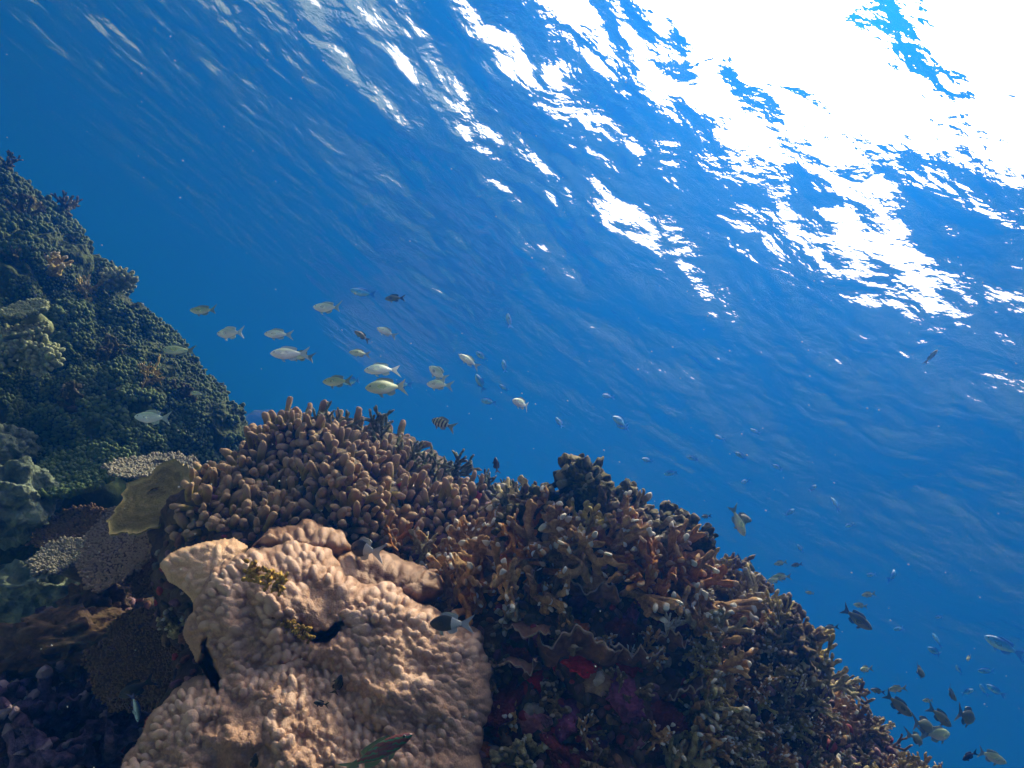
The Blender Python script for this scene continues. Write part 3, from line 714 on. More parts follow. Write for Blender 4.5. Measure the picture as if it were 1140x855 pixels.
# the long slope down to the right
slope = [(770,600),(800,618),(830,650),(870,690),(905,720),(940,755),(985,800),(1030,835),(1085,880),(1050,900),(780,900),(775,740),(765,650)]
rng = np.random.default_rng(31)
sky = [(772,628),(800,640),(822,652),(845,672),(866,690),(888,706),(908,722),(930,745),(950,765),(972,785),(992,800),(1012,815),(1034,832),(1056,848)]
for i, (px, py) in enumerate(sky):
    kind = ['fire_olive', 'fire_dark', 'fire_olive', 'fire_grey'][i % 4]
    C(px, py+8, 46, kind, ['bushy', 'fan', 'knobby'][i % 3], '%s coral, %s from the top along the right slope skyline' % (COLOR_WORD[kind], ordw(i)), group='corals along the right skyline', up=.55, rng=rng)
zone = lambda x, y: ('top' if y < 700 else 'middle' if y < 775 else 'bottom')
cnt = 0
for px, py in poisson(slope, 18, rng):
    kind = rng.choice(['fire_olive', 'fire_olive', 'fire_grey', 'fire_dark', 'fire_brown', 'yellow_table']); shape = rng.choice(['bushy', 'fan', 'bushy', 'fan', 'knobby', 'spiky'])
    form = {'bushy': 'bushy', 'fan': 'fan shaped', 'knobby': 'thick fingered', 'spiky': 'spiky'}[shape]
    z = zone(px, py)
    C(px, py, rng.uniform(28, 44), kind, shape, '%s %s coral in the crowd on the %s of the right slope' % (form, COLOR_WORD[kind], z), group='%s %s corals on the %s of the right slope' % (form, COLOR_WORD[kind], z), up=.4, rng=rng)
# sparse corals low on the dark wall
for px, py in poisson([(560,690),(740,690),(770,760),(760,855),(540,870),(545,760)], 44, rng):
    kind = rng.choice(['fire_dark', 'fire_dark', 'fire_brown', 'fire_grey'])
    C(px, py, rng.uniform(26, 46), kind, rng.choice(['knobby', 'bushy']), 'little %s coral clinging to the dark red wall' % COLOR_WORD[kind], group='little %s corals on the dark wall' % COLOR_WORD[kind], up=.3, rng=rng)

# ---- encrusting growth on the dark wall
ENC = {'red': ((.20, .006, .008), (.42, .02, .02)), 'purple': ((.10, .02, .06), (.25, .07, .15)), 'maroon': ((.06, .010, .014), (.16, .03, .035)), 'orange': ((.30, .07, .01), (.5, .16, .02)), 'tan': ((.2, .11, .06), (.4, .26, .16)), 'yellow': ((.3, .17, .02), (.5, .33, .06)), 'pink': ((.22, .07, .09), (.42, .18, .2)), 'white': ((.5, .45, .4), (.7, .66, .6))}
ENC_M = {k: coral_mat(k+'_encrusting_sponge', *v, scale=14, bump_scale=120, bump=.9, dist=.01) for k, v in ENC.items()}
def crust(px, py, w, colour, seed, label, group=None, h=.3, name='encrusting_sponge', cat='sponge'):
    loc, nor = cast(px, py, BV_N)
    if loc is None: return
    rng = np.random.default_rng(seed); s = w*depth_of(loc)/FPX/2
    V, F = lump_mesh(rng, s*rng.uniform(.8, 1.3), s*rng.uniform(.6, 1.), s*h, amp=.8, f=1.8, sub=4 if w > 20 else 3, seed=seed) if False else lump_mesh(rng, s*rng.uniform(.8, 1.3), s*rng.uniform(.6, 1.), s*h, amp=.6, f=2.4, sub=3, seed=seed)
    o = mesh_obj(name, V, F, ENC_M[colour]); o.matrix_world = Matrix.Translation(loc) @ frame(nor, spin=rng.random()*6.28).to_4x4()
    tag(o, label, cat, group)
spots = [(560,680,'red',16),(598,752,'red',26),(690,738,'red',34),(648,740,'red',36),(700,745,'red',18),(616,768,'orange',18),(668,745,'orange',12),(612,680,'orange',30),(640,700,'orange',26),(625,800,'purple',40),(695,775,'purple',44),(720,670,'purple',34),(640,675,'purple',34),(660,820,'pink',40),(590,810,'pink',44),(575,735,'maroon',40),(745,690,'maroon',44),(700,690,'purple',30),(665,760,'tan',26),(618,745,'tan',14),(735,800,'maroon',46),(560,780,'maroon',50),(640,845,'maroon',60),(700,835,'pink',36),(750,840,'yellow',24),(775,850,'yellow',20),(690,712,'maroon',44),(600,712,'purple',30),(540,835,'orange',26),(560,812,'orange',20),(800,800,'pink',28),(860,835,'orange',24),(610,830,'white',12),(560,640,'orange',30),(600,650,'orange',34),(552,632,'red',16),(735,640,'orange',40),(728,655,'orange',26),(812,822,'purple',30)]
WPL = lambda x, y: ('high' if y < 700 else 'midway' if y < 770 else 'low')+' on the '+('left part' if x < 600 else 'middle' if x < 690 else 'right part' if x < 770 else 'far right side')+' of the dark wall'
seen = {}
for i, (px, py, c, wd) in enumerate(spots):
    lab = '%s %s encrusting patch %s' % ('large' if wd > 36 else 'small' if wd < 20 else 'mid sized', c, WPL(px, py)); 
    crust(px, py, wd, c, 100+i, lab, group='encrusting patches on the dark wall')
# ---- ruffled grey brown shelves on the wall
M_RUFFLE = coral_mat('ruffled_fire_coral_plate', (.08, .035, .022), (.20, .10, .065), scale=10, bump_scale=90, bump=.7, dist=.01, tip=(.36, .26, .19), tip_pos=(.90, 1.0))
def ruffle(px, py, w_px, out_px, seed, label, up=.5, waves=3):
    loc, nor = cast(px, py, BV_N)
    if loc is None: return
    rng = np.random.default_rng(seed); k = depth_of(loc)/FPX; w, o_ = w_px*k, out_px*k
    n = np.array(nor[:]); upv = IMG_UP-n*(IMG_UP@n); upv /= np.linalg.norm(upv); side = np.cross(upv, n)
    nu, nv = 60, 12; V = []; T = []
    ph = rng.random()*6.28
    for sgn in (1, -1):
        for j in range(nv+1):
            v = j/nv
            for i in range(nu+1):
                u = i/nu; a = (u-.5)*2.6
                rr = o_*v*(.55+.45*math.cos(a*.9))*(1+.45*mnoise.noise(Vector((u*5, seed, 1)))+.16*mnoise.noise(Vector((u*14, seed, 4))))
                p = side*(w*.5*math.sin(a)*(.75+.25*v))+n*(rr*.85+o_*.15*math.cos(a)-o_*.35)+upv*(rr*up*.55+v*o_*.5*mnoise.noise(Vector((u*4.5, seed, 9)))+v*v*o_*.25*mnoise.noise(Vector((u*11, seed, 12))))
                p = p+upv*sgn*.0055*(1.35-v)
                V.append(p); T.append(v)
    W = np.array(V); F = []; q = nu+1
    for s in (0, 1):
        o0 = s*(nv+1)*q
        for j in range(nv):
            for i in range(nu):
                f = [o0+j*q+i, o0+j*q+i+1, o0+(j+1)*q+i+1, o0+(j+1)*q+i]; F.append(f if s else f[::-1])
    o1 = (nv+1)*q
    for i in range(nu): F.append([nv*q+i, nv*q+i+1, o1+nv*q+i+1, o1+nv*q+i])
    W = W+np.stack([vnoise(W*45+i*11, seed+i) for i in range(3)], 1)*.004
    ob = mesh_obj('ruffled_coral', W, F, M_RUFFLE, attr=np.array(T)); ob.location = loc; tag(ob, label, 'coral', 'ruffled plates on the dark wall')
for i, a in enumerate([(640,735,110,46,'broad ruffled grey brown plate with pale rim across the middle of the dark wall'), (655,668,80,34,'arched ruffled plate with pale rim above the broad one'),
        (700,742,80,44,'ruffled plate at the right end of the broad one'), (575,735,70,34,'ruffled brown plate at the left side of the dark wall'), (740,720,60,36,'folded grey brown plate near the right edge of the wall'),
        (755,775,66,36,'folded brown plate halfway down the right edge of the wall'), (745,825,70,38,'folded brown plate at the bottom of the right edge of the wall'), (590,700,60,30,'small ruffled plate under the lowest row of fire corals'),
        (600,655,70,32,'wavy brown plate tucked among the fire corals')]):
    ruffle(a[0], a[1], a[2], a[3], i+3, a[4], up=[.5,.8,.3,.5,1.0,.9,.8,.6,.7][i])
# small colourful growth all over the rock, too fine to count
def growth():
    rng = np.random.default_rng(77); Vs, Fs, A, o = [], [], [], 0
    t, f = ICO[2]
    for px, py in poisson([(150,640),(300,470),(520,540),(640,560),(760,600),(900,720),(1090,870),(1090,900),(80,900),(60,760)], 8.5, rng):
        loc, nor = cast(px, py, BV_N)
        if loc is None: continue
        s = rng.uniform(2.5, 7.5)*depth_of(loc)/FPX
        R = np.array(frame(nor, spin=rng.random()*6.28)); V = t*(1+.45*vnoise(t*2.2+rng.random(3)*40, 3))[:,None]*np.array([s*rng.uniform(.7, 1.5), s*rng.uniform(.6, 1), s*rng.uniform(.3, 1.1)])
        Vs.append(V@R.T+np.array(loc[:])); Fs += [[i+o for i in q] for q in f]; o += len(t); A.append(np.full(len(t), rng.random()))
    m, n, l, b, out = new_mat('mixed_reef_growth')
    at = n.new('ShaderNodeAttribute'); at.attribute_name = 'tip'
    cr = n.new('ShaderNodeValToRGB'); cr.color_ramp.interpolation = 'CONSTANT'; e = cr.color_ramp.elements
    cols = [(.05,.02,.018),(.10,.05,.03),(.07,.016,.022),(.15,.09,.05),(.10,.03,.06),(.05,.035,.02),(.22,.015,.015),(.17,.07,.03),(.08,.03,.03),(.30,.24,.18),(.06,.05,.03),(.20,.10,.12)]
    e[0].color = (*cols[0], 1); e[1].position = 1/len(cols); e[1].color = (*cols[1], 1)
    for i, c in enumerate(cols[2:]): x = e.new((i+2)/len(cols)); x.color = (*c, 1)
    l.new(at.outputs['Fac'], cr.inputs[0])
    tc = n.new('ShaderNodeTexCoord'); nz = n.new('ShaderNodeTexNoise'); nz.inputs['Scale'].default_value = 90; nz.inputs['Detail'].default_value = 4; l.new(tc.outputs['Object'], nz.inputs['Vector'])
    mx = n.new('ShaderNodeMix'); mx.data_type = 'RGBA'; mx.blend_type = 'OVERLAY'; mx.inputs[0].default_value = .7
    l.new(cr.outputs[0], mx.inputs['A']); l.new(nz.outputs['Fac'], mx.inputs['B']); l.new(mx.outputs['Result'], b.inputs['Base Color'])
    b.inputs['Roughness'].default_value = .8; bp = n.new('ShaderNodeBump'); bp.inputs['Strength'].default_value = .8; bp.inputs['Distance'].default_value = .006
    l.new(nz.outputs['Fac'], bp.inputs['Height']); l.new(bp.outputs[0], b.inputs['Normal'])
    ob = mesh_obj('reef_growth', np.concatenate(Vs), Fs, m, attr=np.concatenate(A)); ob['kind'] = 'stuff'
growth()
# white sprigs and yellow algae
M_WHITE = coral_mat('white_hydroid', (.45, .42, .38), (.66, .62, .58), scale=20, bump_scale=200, bump=.4, dist=.002)
def sprig(px, py, s_px, seed, label, mat=None, name='hydroid', cat='hydroid', n=5, up=(.25, .9, .4), group=None):
    loc, nor = cast(px, py, BV_N)
    if loc is None: return
    rng = np.random.default_rng(seed); k = depth_of(loc)/FPX; s = s_px*k
    b = np.array(up)@np.stack([Rt[:], Up[:], -np.array(Fw[:])]); B, D, L = [], [], []
    for i in range(n):
        d = b+rng.normal(size=3)*.35; d /= np.linalg.norm(d); l = s*rng.uniform(.5, 1.1); B.append(0*b); D.append(d); L.append(l)
        for j in range(5):
            B.append(d*l*rng.uniform(.25, .95)); e = d+rng.normal(size=3)*.7; D.append(e); L.append(s*rng.uniform(.12, .3))
    V, F, T = tubes(np.array(B), np.array(D), np.array(L), s*.035, s*.03, seg=5)
    o = mesh_obj(name, V, F, mat or M_WHITE); o.location = loc+nor*.01; tag(o, label, cat, group)
sprig(742, 712, 40, 1, 'white feathery sprig sticking up at the right side of the dark wall')
sprig(728, 738, 26, 2, 'small white sprig just below the white feathery sprig')
sprig(640, 585, 26, 3, 'thin white sprig in front of the tree corals', n=4)
sprig(700, 735, 18, 4, 'tiny white sprig over the broad ruffled plate', n=4)
M_ALGAE = coral_mat('yellow_brown_algae', (.16, .085, .012), (.42, .27, .05), scale=30, bump_scale=200, bump=.6, dist=.004)
def tuft(px, py, d, w, h, seed, label):
    rng = np.random.default_rng(seed); k = d/FPX; n = 60
    A = np.stack([Rt[:], Up[:], -np.array(Fw[:])]); u = unit(rng, n)*np.array([1, 1, .6]); 
    b = rng.uniform(-.5, .5, (n, 3))*np.array([w*k, h*k, .01]); b[:,1] -= b[:,0]*.35
    V, F, T = tubes(b@A, norm(u+np.array([0, .3, .8]))@A, h*k*.35*rng.uniform(.5, 1.2, n), .0030, .0042, seg=6, rough=.002, rfreq=150)
    o = mesh_obj('algae', V, F, M_ALGAE); o.location = P(px, py, d); tag(o, label, 'algae')
#STAGE4
tuft(296, 642, 1.36, 44, 22, 1, 'yellow brown algae tuft near the top of the peach leather coral')
tuft(328, 700, 1.36, 40, 14, 2, 'yellow brown algae tuft at the dark slit in the peach leather coral')

# ------------------------------------------------------------------ fish
def fish_mat(name, back, side, belly, fin=None, bars=None, split=None, lines=None):
    m, n, l, b, out = new_mat(name)
    tc = n.new('ShaderNodeTexCoord'); sp = n.new('ShaderNodeSeparateXYZ'); l.new(tc.outputs['Object'], sp.inputs[0])
    nz = n.new('ShaderNodeTexNoise'); nz.inputs['Scale'].default_value = 14; l.new(tc.outputs['Object'], nz.inputs['Vector'])
    ad = n.new('ShaderNodeMath'); ad.operation = 'MULTIPLY_ADD'; l.new(nz.outputs['Fac'], ad.inputs[0]); ad.inputs[1].default_value = .08; l.new(sp.outputs['Z'], ad.inputs[2])
    mr = n.new('ShaderNodeMapRange'); mr.inputs['From Min'].default_value = -.13; mr.inputs['From Max'].default_value = .22; l.new(ad.outputs[0], mr.inputs[0])
    cr = n.new('ShaderNodeValToRGB'); e = cr.color_ramp.elements; e[0].position = .2; e[0].color = (*belly, 1); e[1].position = .85; e[1].color = (*back, 1)
    x = e.new(.5); x.color = (*side, 1); l.new(mr.outputs[0], cr.inputs[0]); c = cr.outputs[0]
    def mixin(fac, colr, c):
        mx = n.new('ShaderNodeMix'); mx.data_type = 'RGBA'; l.new(fac, mx.inputs[0]); l.new(c, mx.inputs['A']); mx.inputs['B'].default_value = (*colr, 1); return mx.outputs['Result']
    if bars:
        si = n.new('ShaderNodeMath'); si.operation = 'SINE'; mu = n.new('ShaderNodeMath'); mu.operation = 'MULTIPLY'; mu.inputs[1].default_value = 46
        l.new(sp.outputs['X'], mu.inputs[0]); l.new(mu.outputs[0], si.inputs[0]); g = n.new('ShaderNodeMath'); g.operation = 'GREATER_THAN'; g.inputs[1].default_value = .1; l.new(si.outputs[0], g.inputs[0]); c = mixin(g.outputs[0], bars, c)
    if lines:
        si = n.new('ShaderNodeMath'); si.operation = 'SINE'; mu = n.new('ShaderNodeMath'); mu.operation = 'MULTIPLY'; mu.inputs[1].default_value = 95
        ad2 = n.new('ShaderNodeMath'); ad2.operation = 'MULTIPLY_ADD'; l.new(sp.outputs['X'], ad2.inputs[0]); ad2.inputs[1].default_value = .25; l.new(ad.outputs[0], ad2.inputs[2])
        l.new(ad2.outputs[0], mu.inputs[0]); l.new(mu.outputs[0], si.inputs[0]); g = n.new('ShaderNodeMath'); g.operation = 'GREATER_THAN'; g.inputs[1].default_value = .55; l.new(si.outputs[0], g.inputs[0]); c = mixin(g.outputs[0], lines, c)
    if split:
        g = n.new('ShaderNodeMath'); g.operation = 'LESS_THAN'; g.inputs[1].default_value = split[0]; l.new(sp.outputs['X'], g.inputs[0]); c = mixin(g.outputs[0], split[1], c)
    l.new(c, b.inputs['Base Color']); b.inputs['Roughness'].default_value = .38; b.inputs['Specular IOR Level'].default_value = .4
    vt = n.new('ShaderNodeTexVoronoi'); vt.inputs['Scale'].default_value = 45; l.new(tc.outputs['Object'], vt.inputs['Vector']); bp = n.new('ShaderNodeBump'); bp.inputs['Strength'].default_value = .25; bp.inputs['Distance'].default_value = .01
    l.new(vt.outputs[0], bp.inputs['Height']); l.new(bp.outputs[0], b.inputs['Normal'])
    fm, n, l, b, out = new_mat(name+'_fin'); b.inputs['Base Color'].default_value = (*(fin or side), 1); b.inputs['Roughness'].default_value = .5; b.inputs['Alpha'].default_value = .75
    pm, n, l, b, out = new_mat(name+'_pectoral'); b.inputs['Base Color'].default_value = (*side, 1); b.inputs['Alpha'].default_value = .35
    return m, fm, pm
FM = {'silver': fish_mat('silver_green_fish', (.42, .56, .36), (.80, .90, .80), (.93, .95, .93), (.40, .50, .45)),
      'bright': fish_mat('bright_silver_fish', (.55, .66, .46), (.90, .93, .88), (.95, .95, .94), (.5, .6, .6)),
      'olive': fish_mat('olive_fish', (.22, .30, .12), (.46, .56, .28), (.70, .78, .56), (.22, .28, .18)),
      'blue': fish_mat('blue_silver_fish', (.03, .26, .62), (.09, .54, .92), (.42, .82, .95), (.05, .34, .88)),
      'dark': fish_mat('dark_olive_fish', (.05, .065, .022), (.12, .15, .05), (.22, .25, .10), (.07, .09, .04)),
      'black': fish_mat('black_fish', (.006, .006, .008), (.010, .010, .012), (.015, .014, .016), (.008, .008, .01)),
      'bicolor': fish_mat('black_and_white_fish', (.006, .006, .008), (.010, .010, .012), (.015, .014, .016), (.32, .33, .35), split=(-.14, (.36, .37, .40))),
      'striped': fish_mat('barred_fish', (.34, .32, .08), (.5, .48, .25), (.6, .58, .42), (.25, .25, .15), bars=(.02, .02, .02)),
      'wrasse': fish_mat('maroon_green_wrasse', (.10, .02, .02), (.13, .03, .03), (.10, .04, .035), (.10, .16, .06), lines=(.03, .16, .07)),
      'cyan': fish_mat('cyan_striped_fish', (.01, .02, .06), (.55, .75, .72), (.02, .05, .2), (.02, .04, .2))}
PROF = [(.50, .012, .012), (.475, .05, .03), (.43, .088, .05), (.35, .135, .072), (.24, .175, .086), (.10, .195, .088), (-.04, .182, .078), (-.17, .138, .058), (-.27, .088, .036), (-.34, .058, .022), (-.38, .055, .014)]
def fish_meshes(deep, fork):
    seg = 14; ang = np.arange(seg)*2*PI/seg; V, F = [], []
    for x, h, w_ in PROF:
        for a in ang: V.append((x, math.cos(a)*w_*(1 if deep >= 1 else .95), math.sin(a)*h*deep+(.012 if math.sin(a) < 0 else 0)))
    n = len(PROF)
    for i in range(n-1):
        for j in range(seg): F.append([i*seg+j, i*seg+(j+1) % seg, (i+1)*seg+(j+1) % seg, (i+1)*seg+j])
    F.append(list(range(seg))[::-1]); F.append([(n-1)*seg+j for j in range(seg)])
    def fin(poly, th=.006, y=0, tilt=0):
        k = len(poly); VV = [(x, y+s*th+z*0+tilt*abs(x-poly[0][0]), z*1.0) for s in (-1, 1) for x, z in poly]
        FF = [list(range(k))[::-1], list(range(k, 2*k))]+[[i, (i+1) % k, k+(i+1) % k, k+i] for i in range(k)]
        return VV, FF
    f = fork
    tail = fin([(-.36, .05), (-.44, .09*f), (-.56, .17*f), (-.66, .235*f), (-.60, .13*f), (-.535, .03), (-.535, -.03), (-.60, -.13*f), (-.66, -.235*f), (-.56, -.17*f), (-.44, -.09*f), (-.36, -.05)])
    D = deep
    dorsal = fin([(.22, .165*D), (.16, .225*D), (.05, .255*D), (-.08, .245*D), (-.20, .225*D), (-.285, .185*D), (-.27, .08*D), (-.15, .135*D), (0, .178*D), (.12, .185*D)])
    anal = fin([(-.02, -.165*D), (-.10, -.225*D), (-.20, -.215*D), (-.285, -.165*D), (-.27, -.07*D), (-.15, -.13*D)])
    pelvic = fin([(.20, -.15*D), (.13, -.25*D), (.06, -.27*D), (.09, -.17*D)])
    pec = [fin([(.22, .01), (.12, .05), (.02, .03), (.0, -.04), (.08, -.07), (.18, -.04)], .004, s*.088, s*.32) for s in (-1, 1)]
    return (V, F), tail, dorsal, anal, pelvic, pec
FISH_PROTO = {}
M_EYE, _n, _l, _b, _o = new_mat('fish_eye'); _b.inputs['Base Color'].default_value = (.01, .01, .012, 1); _b.inputs['Roughness'].default_value = .15
M_IRIS, _n, _l, _b, _o = new_mat('fish_iris'); _b.inputs['Base Color'].default_value = (.16, .16, .13, 1); _b.inputs['Roughness'].default_value = .3
def make_fish(scheme, deep, fork):
    c = float(FR.choice([-.5, -.25, .1, .3, .55])); key = (scheme, deep, fork, c)
    def bent(v):
        v = np.array(v, float); q = np.clip(.18-v[:,0], 0, 2); v[:,1] += c*q*q*.8; return v
    if key in FISH_PROTO: return copy_tree(FISH_PROTO[key])
    bm_, fm_, pm_ = FM[scheme]; (V, F), tail, dorsal, anal, pelvic, pec = fish_meshes(deep, fork)
    o = mesh_obj('fish', bent(V), F, bm_)
    sub = o.modifiers.new('smooth', 'SUBSURF'); sub.levels = 1; sub.render_levels = 2
    for nm, (v, f) in [('tail_fin', tail), ('dorsal_fin', dorsal), ('anal_fin', anal), ('pelvic_fin', pelvic), ('pectoral_fin', pec[0]), ('pectoral_fin', pec[1])]:
        mesh_obj(nm, bent(v), f, pm_ if nm == 'pectoral_fin' else fm_, o, smooth=False)
    t, f = ICO[2]
    for s in (-1, 1):
        e = mesh_obj('eye', t*np.array([.024, .012, .024])+np.array([.385, s*.050, .035*deep]), f, M_IRIS, o)
        mesh_obj('pupil', t*np.array([.017, .006, .017])+np.array([.385, s*.060, .035*deep]), f, M_EYE, e)
    FISH_PROTO[key] = o
    return o
FR = np.random.default_rng(99)
def fish(px, py, len_px, ang, scheme, d, label, group=None, deep=1.0, fork=1.0, yaw=None, name='fish', cat='fish', flip=None):
    o = make_fish(scheme, deep, fork); o.name = name
    for qx in (-.4, 0, .4):
        loc, nor = cast(px+qx*len_px, py-qx*len_px*math.sin(rad(ang)))
        if loc is not None and depth_of(loc)-.06 < d: d = depth_of(loc)-.06
    s = len_px*1.08*d/FPX/1.14
    a = rad(ang); yaw = FR.normal()*.35 if yaw is None else yaw
    x = (Rt*math.cos(a)+Up*math.sin(a))*math.cos(yaw)+Fw*math.sin(yaw)
    s = s/max(.45, math.cos(yaw))
    z = Up if abs(math.sin(a)) < .8 else (Rt if flip is None else Rt*flip)
    z = (z+Vector((0, 0, 1))*.25+Fw*(.30+.15*FR.normal())); z = (z-x*z.dot(x)).normalized(); y = z.cross(x)
    Mx = Matrix((( x.x, y.x, z.x), (x.y, y.y, z.y), (x.z, y.z, z.z)))
    o.matrix_world = Matrix.Translation(P(px, py, d)) @ (Mx*s).to_4x4()
    tag(o, label, cat, group); return o
SCH = 'fish schooling over the finger coral'
school = [(225,346,27,178,'olive',2.9,'olive fish nearest the left slope in the upper row of the school'),
 (255,371,32,182,'bright',2.5,'silvery fish with bright belly, lower right of the first olive fish by the slope'),
 (308,372,28,180,'silver',2.8,'green silver fish right above the brightest white fish'),
 (320,394,36,180,'bright',2.3,'brightest white fish of the school, swimming left'),
 (334,396,26,176,'olive',2.6,'olive fish half hidden behind the brightest white fish'),
 (363,343,32,174,'silver',2.5,'large pale fish at the top of the school'),
 (402,326,25,166,'blue',3.0,'pale bluish fish, highest of the school'),
 (438,332,21,184,'dark',3.3,'dark olive fish right of the highest pale fish'),
 (402,373,18,150,'dark',3.2,'small dark olive fish tilted in the middle of the school'),
 (429,369,22,158,'silver',3.1,'small pale fish right of the tilted dark olive fish'),
 (399,393,21,176,'olive',3.0,'small olive fish below the tilted dark olive one'),
 (374,425,32,180,'olive',2.4,'olive fish just above the peak of the finger coral'),
 (391,425,22,184,'blue',2.9,'bluish fish right behind the olive fish over the finger coral peak'),
 (423,411,36,186,'silver',2.4,'green silver fish with blue tail, above the barred olive fish'),
 (428,431,40,184,'olive',2.3,'largest olive fish with pale tail, lowest of the school'),
 (446,428,22,182,'blue',2.8,'pale blue fish behind the tail of the largest olive fish'),
 (487,415,26,146,'silver',2.7,'pale fish tilted nose up, upper of two right of the school centre'),
 (487,428,27,178,'silver',2.7,'pale fish swimming level, lower of two right of the school centre'),
 (521,401,25,150,'silver',2.8,'pale yellowish fish tilted nose up, above the thin blue one'),
 (535,396,15,140,'blue',3.4,'faint blue fish right of the tilted yellowish one'),
 (534,425,20,118,'blue',3.0,'blue white fish nearly upright, right of the two pale fish'),
 (561,407,14,100,'blue',3.6,'faint upright blue fish at the right of the school'),
 (543,447,17,170,'blue',3.3,'faint blue fish below the nearly upright one'),
 (580,449,22,160,'silver',2.9,'pale fish at the right end of the school, swimming left'),
 (566,356,16,95,'blue',3.2,'small violet blue fish swimming upward, alone above the school'),
 (560,431,11,150,'blue',3.9,'tiny faint blue fish between the upright fish and the right end'),
 (690,469,22,150,'blue',3.2,'bluish fish alone in open water right of the school'),
 (693,475,14,170,'blue',3.5,'small blue fish touching the lone bluish fish'),
 (491,471,25,165,'striped',2.5,'yellowish fish with black bars over the staghorn thicket'),
 (552,517,17,95,'black',2.2,'small black fish standing upright above the staghorn thicket')]
for f in school: fish(*f, group=SCH)
fish(197,390,28,178,'olive',2.6,'dark olive fish against the dim left slope, highest there', group='fish in front of the left slope')
fish(168,465,36,176,'silver',2.5,'pale teal fish in front of the foot of the left slope', group='fish in front of the left slope')
fish(219,438,15,172,'olive',2.6,'small yellowish fish low in front of the left slope', group='fish in front of the left slope')
RG = 'dark fish along the right slope'
right = [(822,582,32,-68,'olive',2.4,'green fish diving nose down right of the corner tree coral'),
 (828,577,24,-20,'dark',2.7,'dark fish crossing behind the green diving fish'),
 (785,575,10,180,'dark',3.2,'tiny dark fish beside the corner tree coral'),
 (832,629,24,-40,'dark',2.3,'slim dark fish slanting down, below the green diving fish'),
 (868,627,12,200,'olive',3.4,'tiny olive fish, left of a pair over the right slope'),
 (886,629,11,190,'dark',3.4,'tiny dark fish, right of a pair over the right slope'),
 (861,646,17,185,'olive',2.9,'small olive fish under the tiny pair, left one'),
 (869,642,16,190,'olive',3.0,'small olive fish under the tiny pair, right one'),
 (901,660,9,170,'olive',3.6,'tiny brownish fish in open water by the right slope'),
 (966,662,14,190,'olive',3.4,'faint olive fish above the slim dark slanting pair'),
 (957,674,13,175,'olive',3.5,'faint olive fish just under the other faint olive one'),
 (955,690,23,-35,'dark',2.6,'dark fish slanting nose down in mid water right of the slope'),
 (924,699,16,185,'dark',2.9,'dark fish touching the skyline of the right slope, upper one'),
 (887,684,20,-80,'dark',2.2,'dark upright fish tucked against the slope skyline'),
 (963,745,15,175,'olive',2.7,'olive fish leaving the slope skyline, lower one'),
 (1024,748,24,-40,'dark',2.4,'large dark oval fish, topmost of the lower right group'),
 (998,767,18,190,'olive',2.6,'round olive fish left of the lower right group'),
 (976,769,14,170,'dark',2.7,'small round dark fish close to the slope in the lower right group'),
 (1059,773,21,-50,'dark',2.5,'dark fish slanting down at the right of the lower right group'),
 (1001,786,30,-38,'dark',2.3,'long dark fish slanting down along the slope edge'),
 (1048,799,32,-42,'dark',2.3,'long dark fish in the middle of the lower right group'),
 (1077,798,38,-32,'dark',2.2,'largest dark fish, at the right side of the lower right group'),
 (1030,808,36,-30,'dark',2.4,'dark fish beneath the long dark fish of the lower right group'),
 (1046,818,34,-10,'olive',2.5,'olive dark fish swimming level, low in the lower right group'),
 (1022,823,26,-45,'dark',2.3,'dark fish half behind the reef edge, lowest left of the group'),
 (1105,843,30,-20,'olive',2.6,'olive fish at the bottom right corner of the photo'),
 (1078,842,18,200,'black',2.2,'black fish right behind the end of the right slope'),
 (1032,780,11,180,'olive',3.4,'tiny olive fish inside the lower right group'),
 (1115,718,30,155,'blue',2.8,'bright blue fish near the right edge of the photo'),
 (1040,725,18,150,'blue',3.2,'pale bluish fish above the large dark oval one'),
 (1107,768,11,150,'blue',3.8,'faint violet fish below the bright blue one'),
 (1078,733,10,180,'olive',3.8,'faint brownish fish left of the bright blue one'),
 (1037,396,16,60,'dark',3.2,'tiny dark fish alone just under the rippled surface')]
for f in right: fish(*f, group=RG)
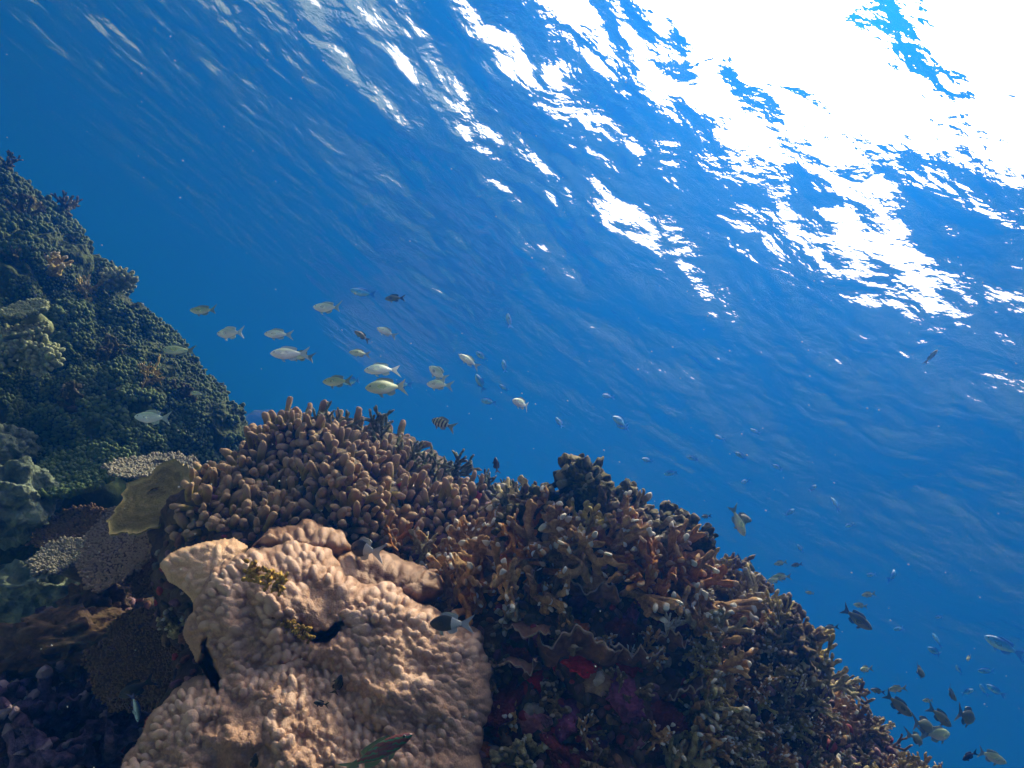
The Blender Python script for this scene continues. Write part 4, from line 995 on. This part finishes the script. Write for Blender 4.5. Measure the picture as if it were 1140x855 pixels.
far = [(720,512),(770,510),(746,527),(824,507),(676,441),(829,536),(865,520),(930,560),(945,585),(905,543),(970,640),(995,640),(1045,687),(1043,712),(1067,745),(1097,747),(1094,767),(1078,770),(1000,700),(880,570),(800,487),(622,470),(890,610),(840,480)]
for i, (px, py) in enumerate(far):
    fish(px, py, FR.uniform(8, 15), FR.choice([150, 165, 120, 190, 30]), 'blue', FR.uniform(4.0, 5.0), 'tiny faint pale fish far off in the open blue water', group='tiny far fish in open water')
fish(402,611,32,188,'bicolor',1.62,'black fish with white tail in the shade under the finger coral', deep=1.1)
fish(497,694,42,190,'bicolor',1.22,'black fish with white tail hovering before the dark wall', deep=1.1)
fish(148,768,34,205,'black',1.6,'black fish hovering in front of the dim brown table coral', deep=1.15)
fish(152,788,34,-85,'cyan',1.55,'slim fish with pale cyan stripe and blue tail beside the peach leather coral', deep=.62, fork=.7)
fish(376,762,25,70,'black',1.22,'tiny black fish standing upright over the peach leather coral')
fish(356,783,14,160,'black',1.24,'tiniest black fish, left of the upright one over the peach leather coral')
fish(283,848,20,80,'black',1.15,'tiny black fish at the frame bottom over the peach leather coral')
fish(424,836,84,26,'wrasse',1.16,'maroon wrasse with green lined head at the bottom over the peach leather coral', deep=.62, fork=.5, yaw=.05, cat='wrasse')

# drifting specks in the water
def snow():
    rng = np.random.default_rng(5); t, f = ICO[1]; Vs, Fs, o = [], [], 0
    for i in range(420):
        px, py = rng.uniform(-150, 1290), rng.uniform(-100, 950); d = rng.uniform(.5, 4.2)**1.0
        loc, nor = cast(px, py)
        if loc is not None and depth_of(loc) < d+.05: d = depth_of(loc)*rng.uniform(.4, .9)
        r = rng.uniform(.35, .95)*d/FPX
        Vs.append(t*np.array([r*rng.uniform(.7, 1.8), r, r])+np.array(P(px, py, d)[:])); Fs += [[a+o for a in q] for q in f]; o += len(t)
    m, n, l, b, out = new_mat('marine_snow'); b.inputs['Base Color'].default_value = (.6, .6, .55, 1); b.inputs['Alpha'].default_value = .55
    ob = mesh_obj('marine_snow', np.concatenate(Vs), Fs, m); ob['kind'] = 'stuff'
snow()
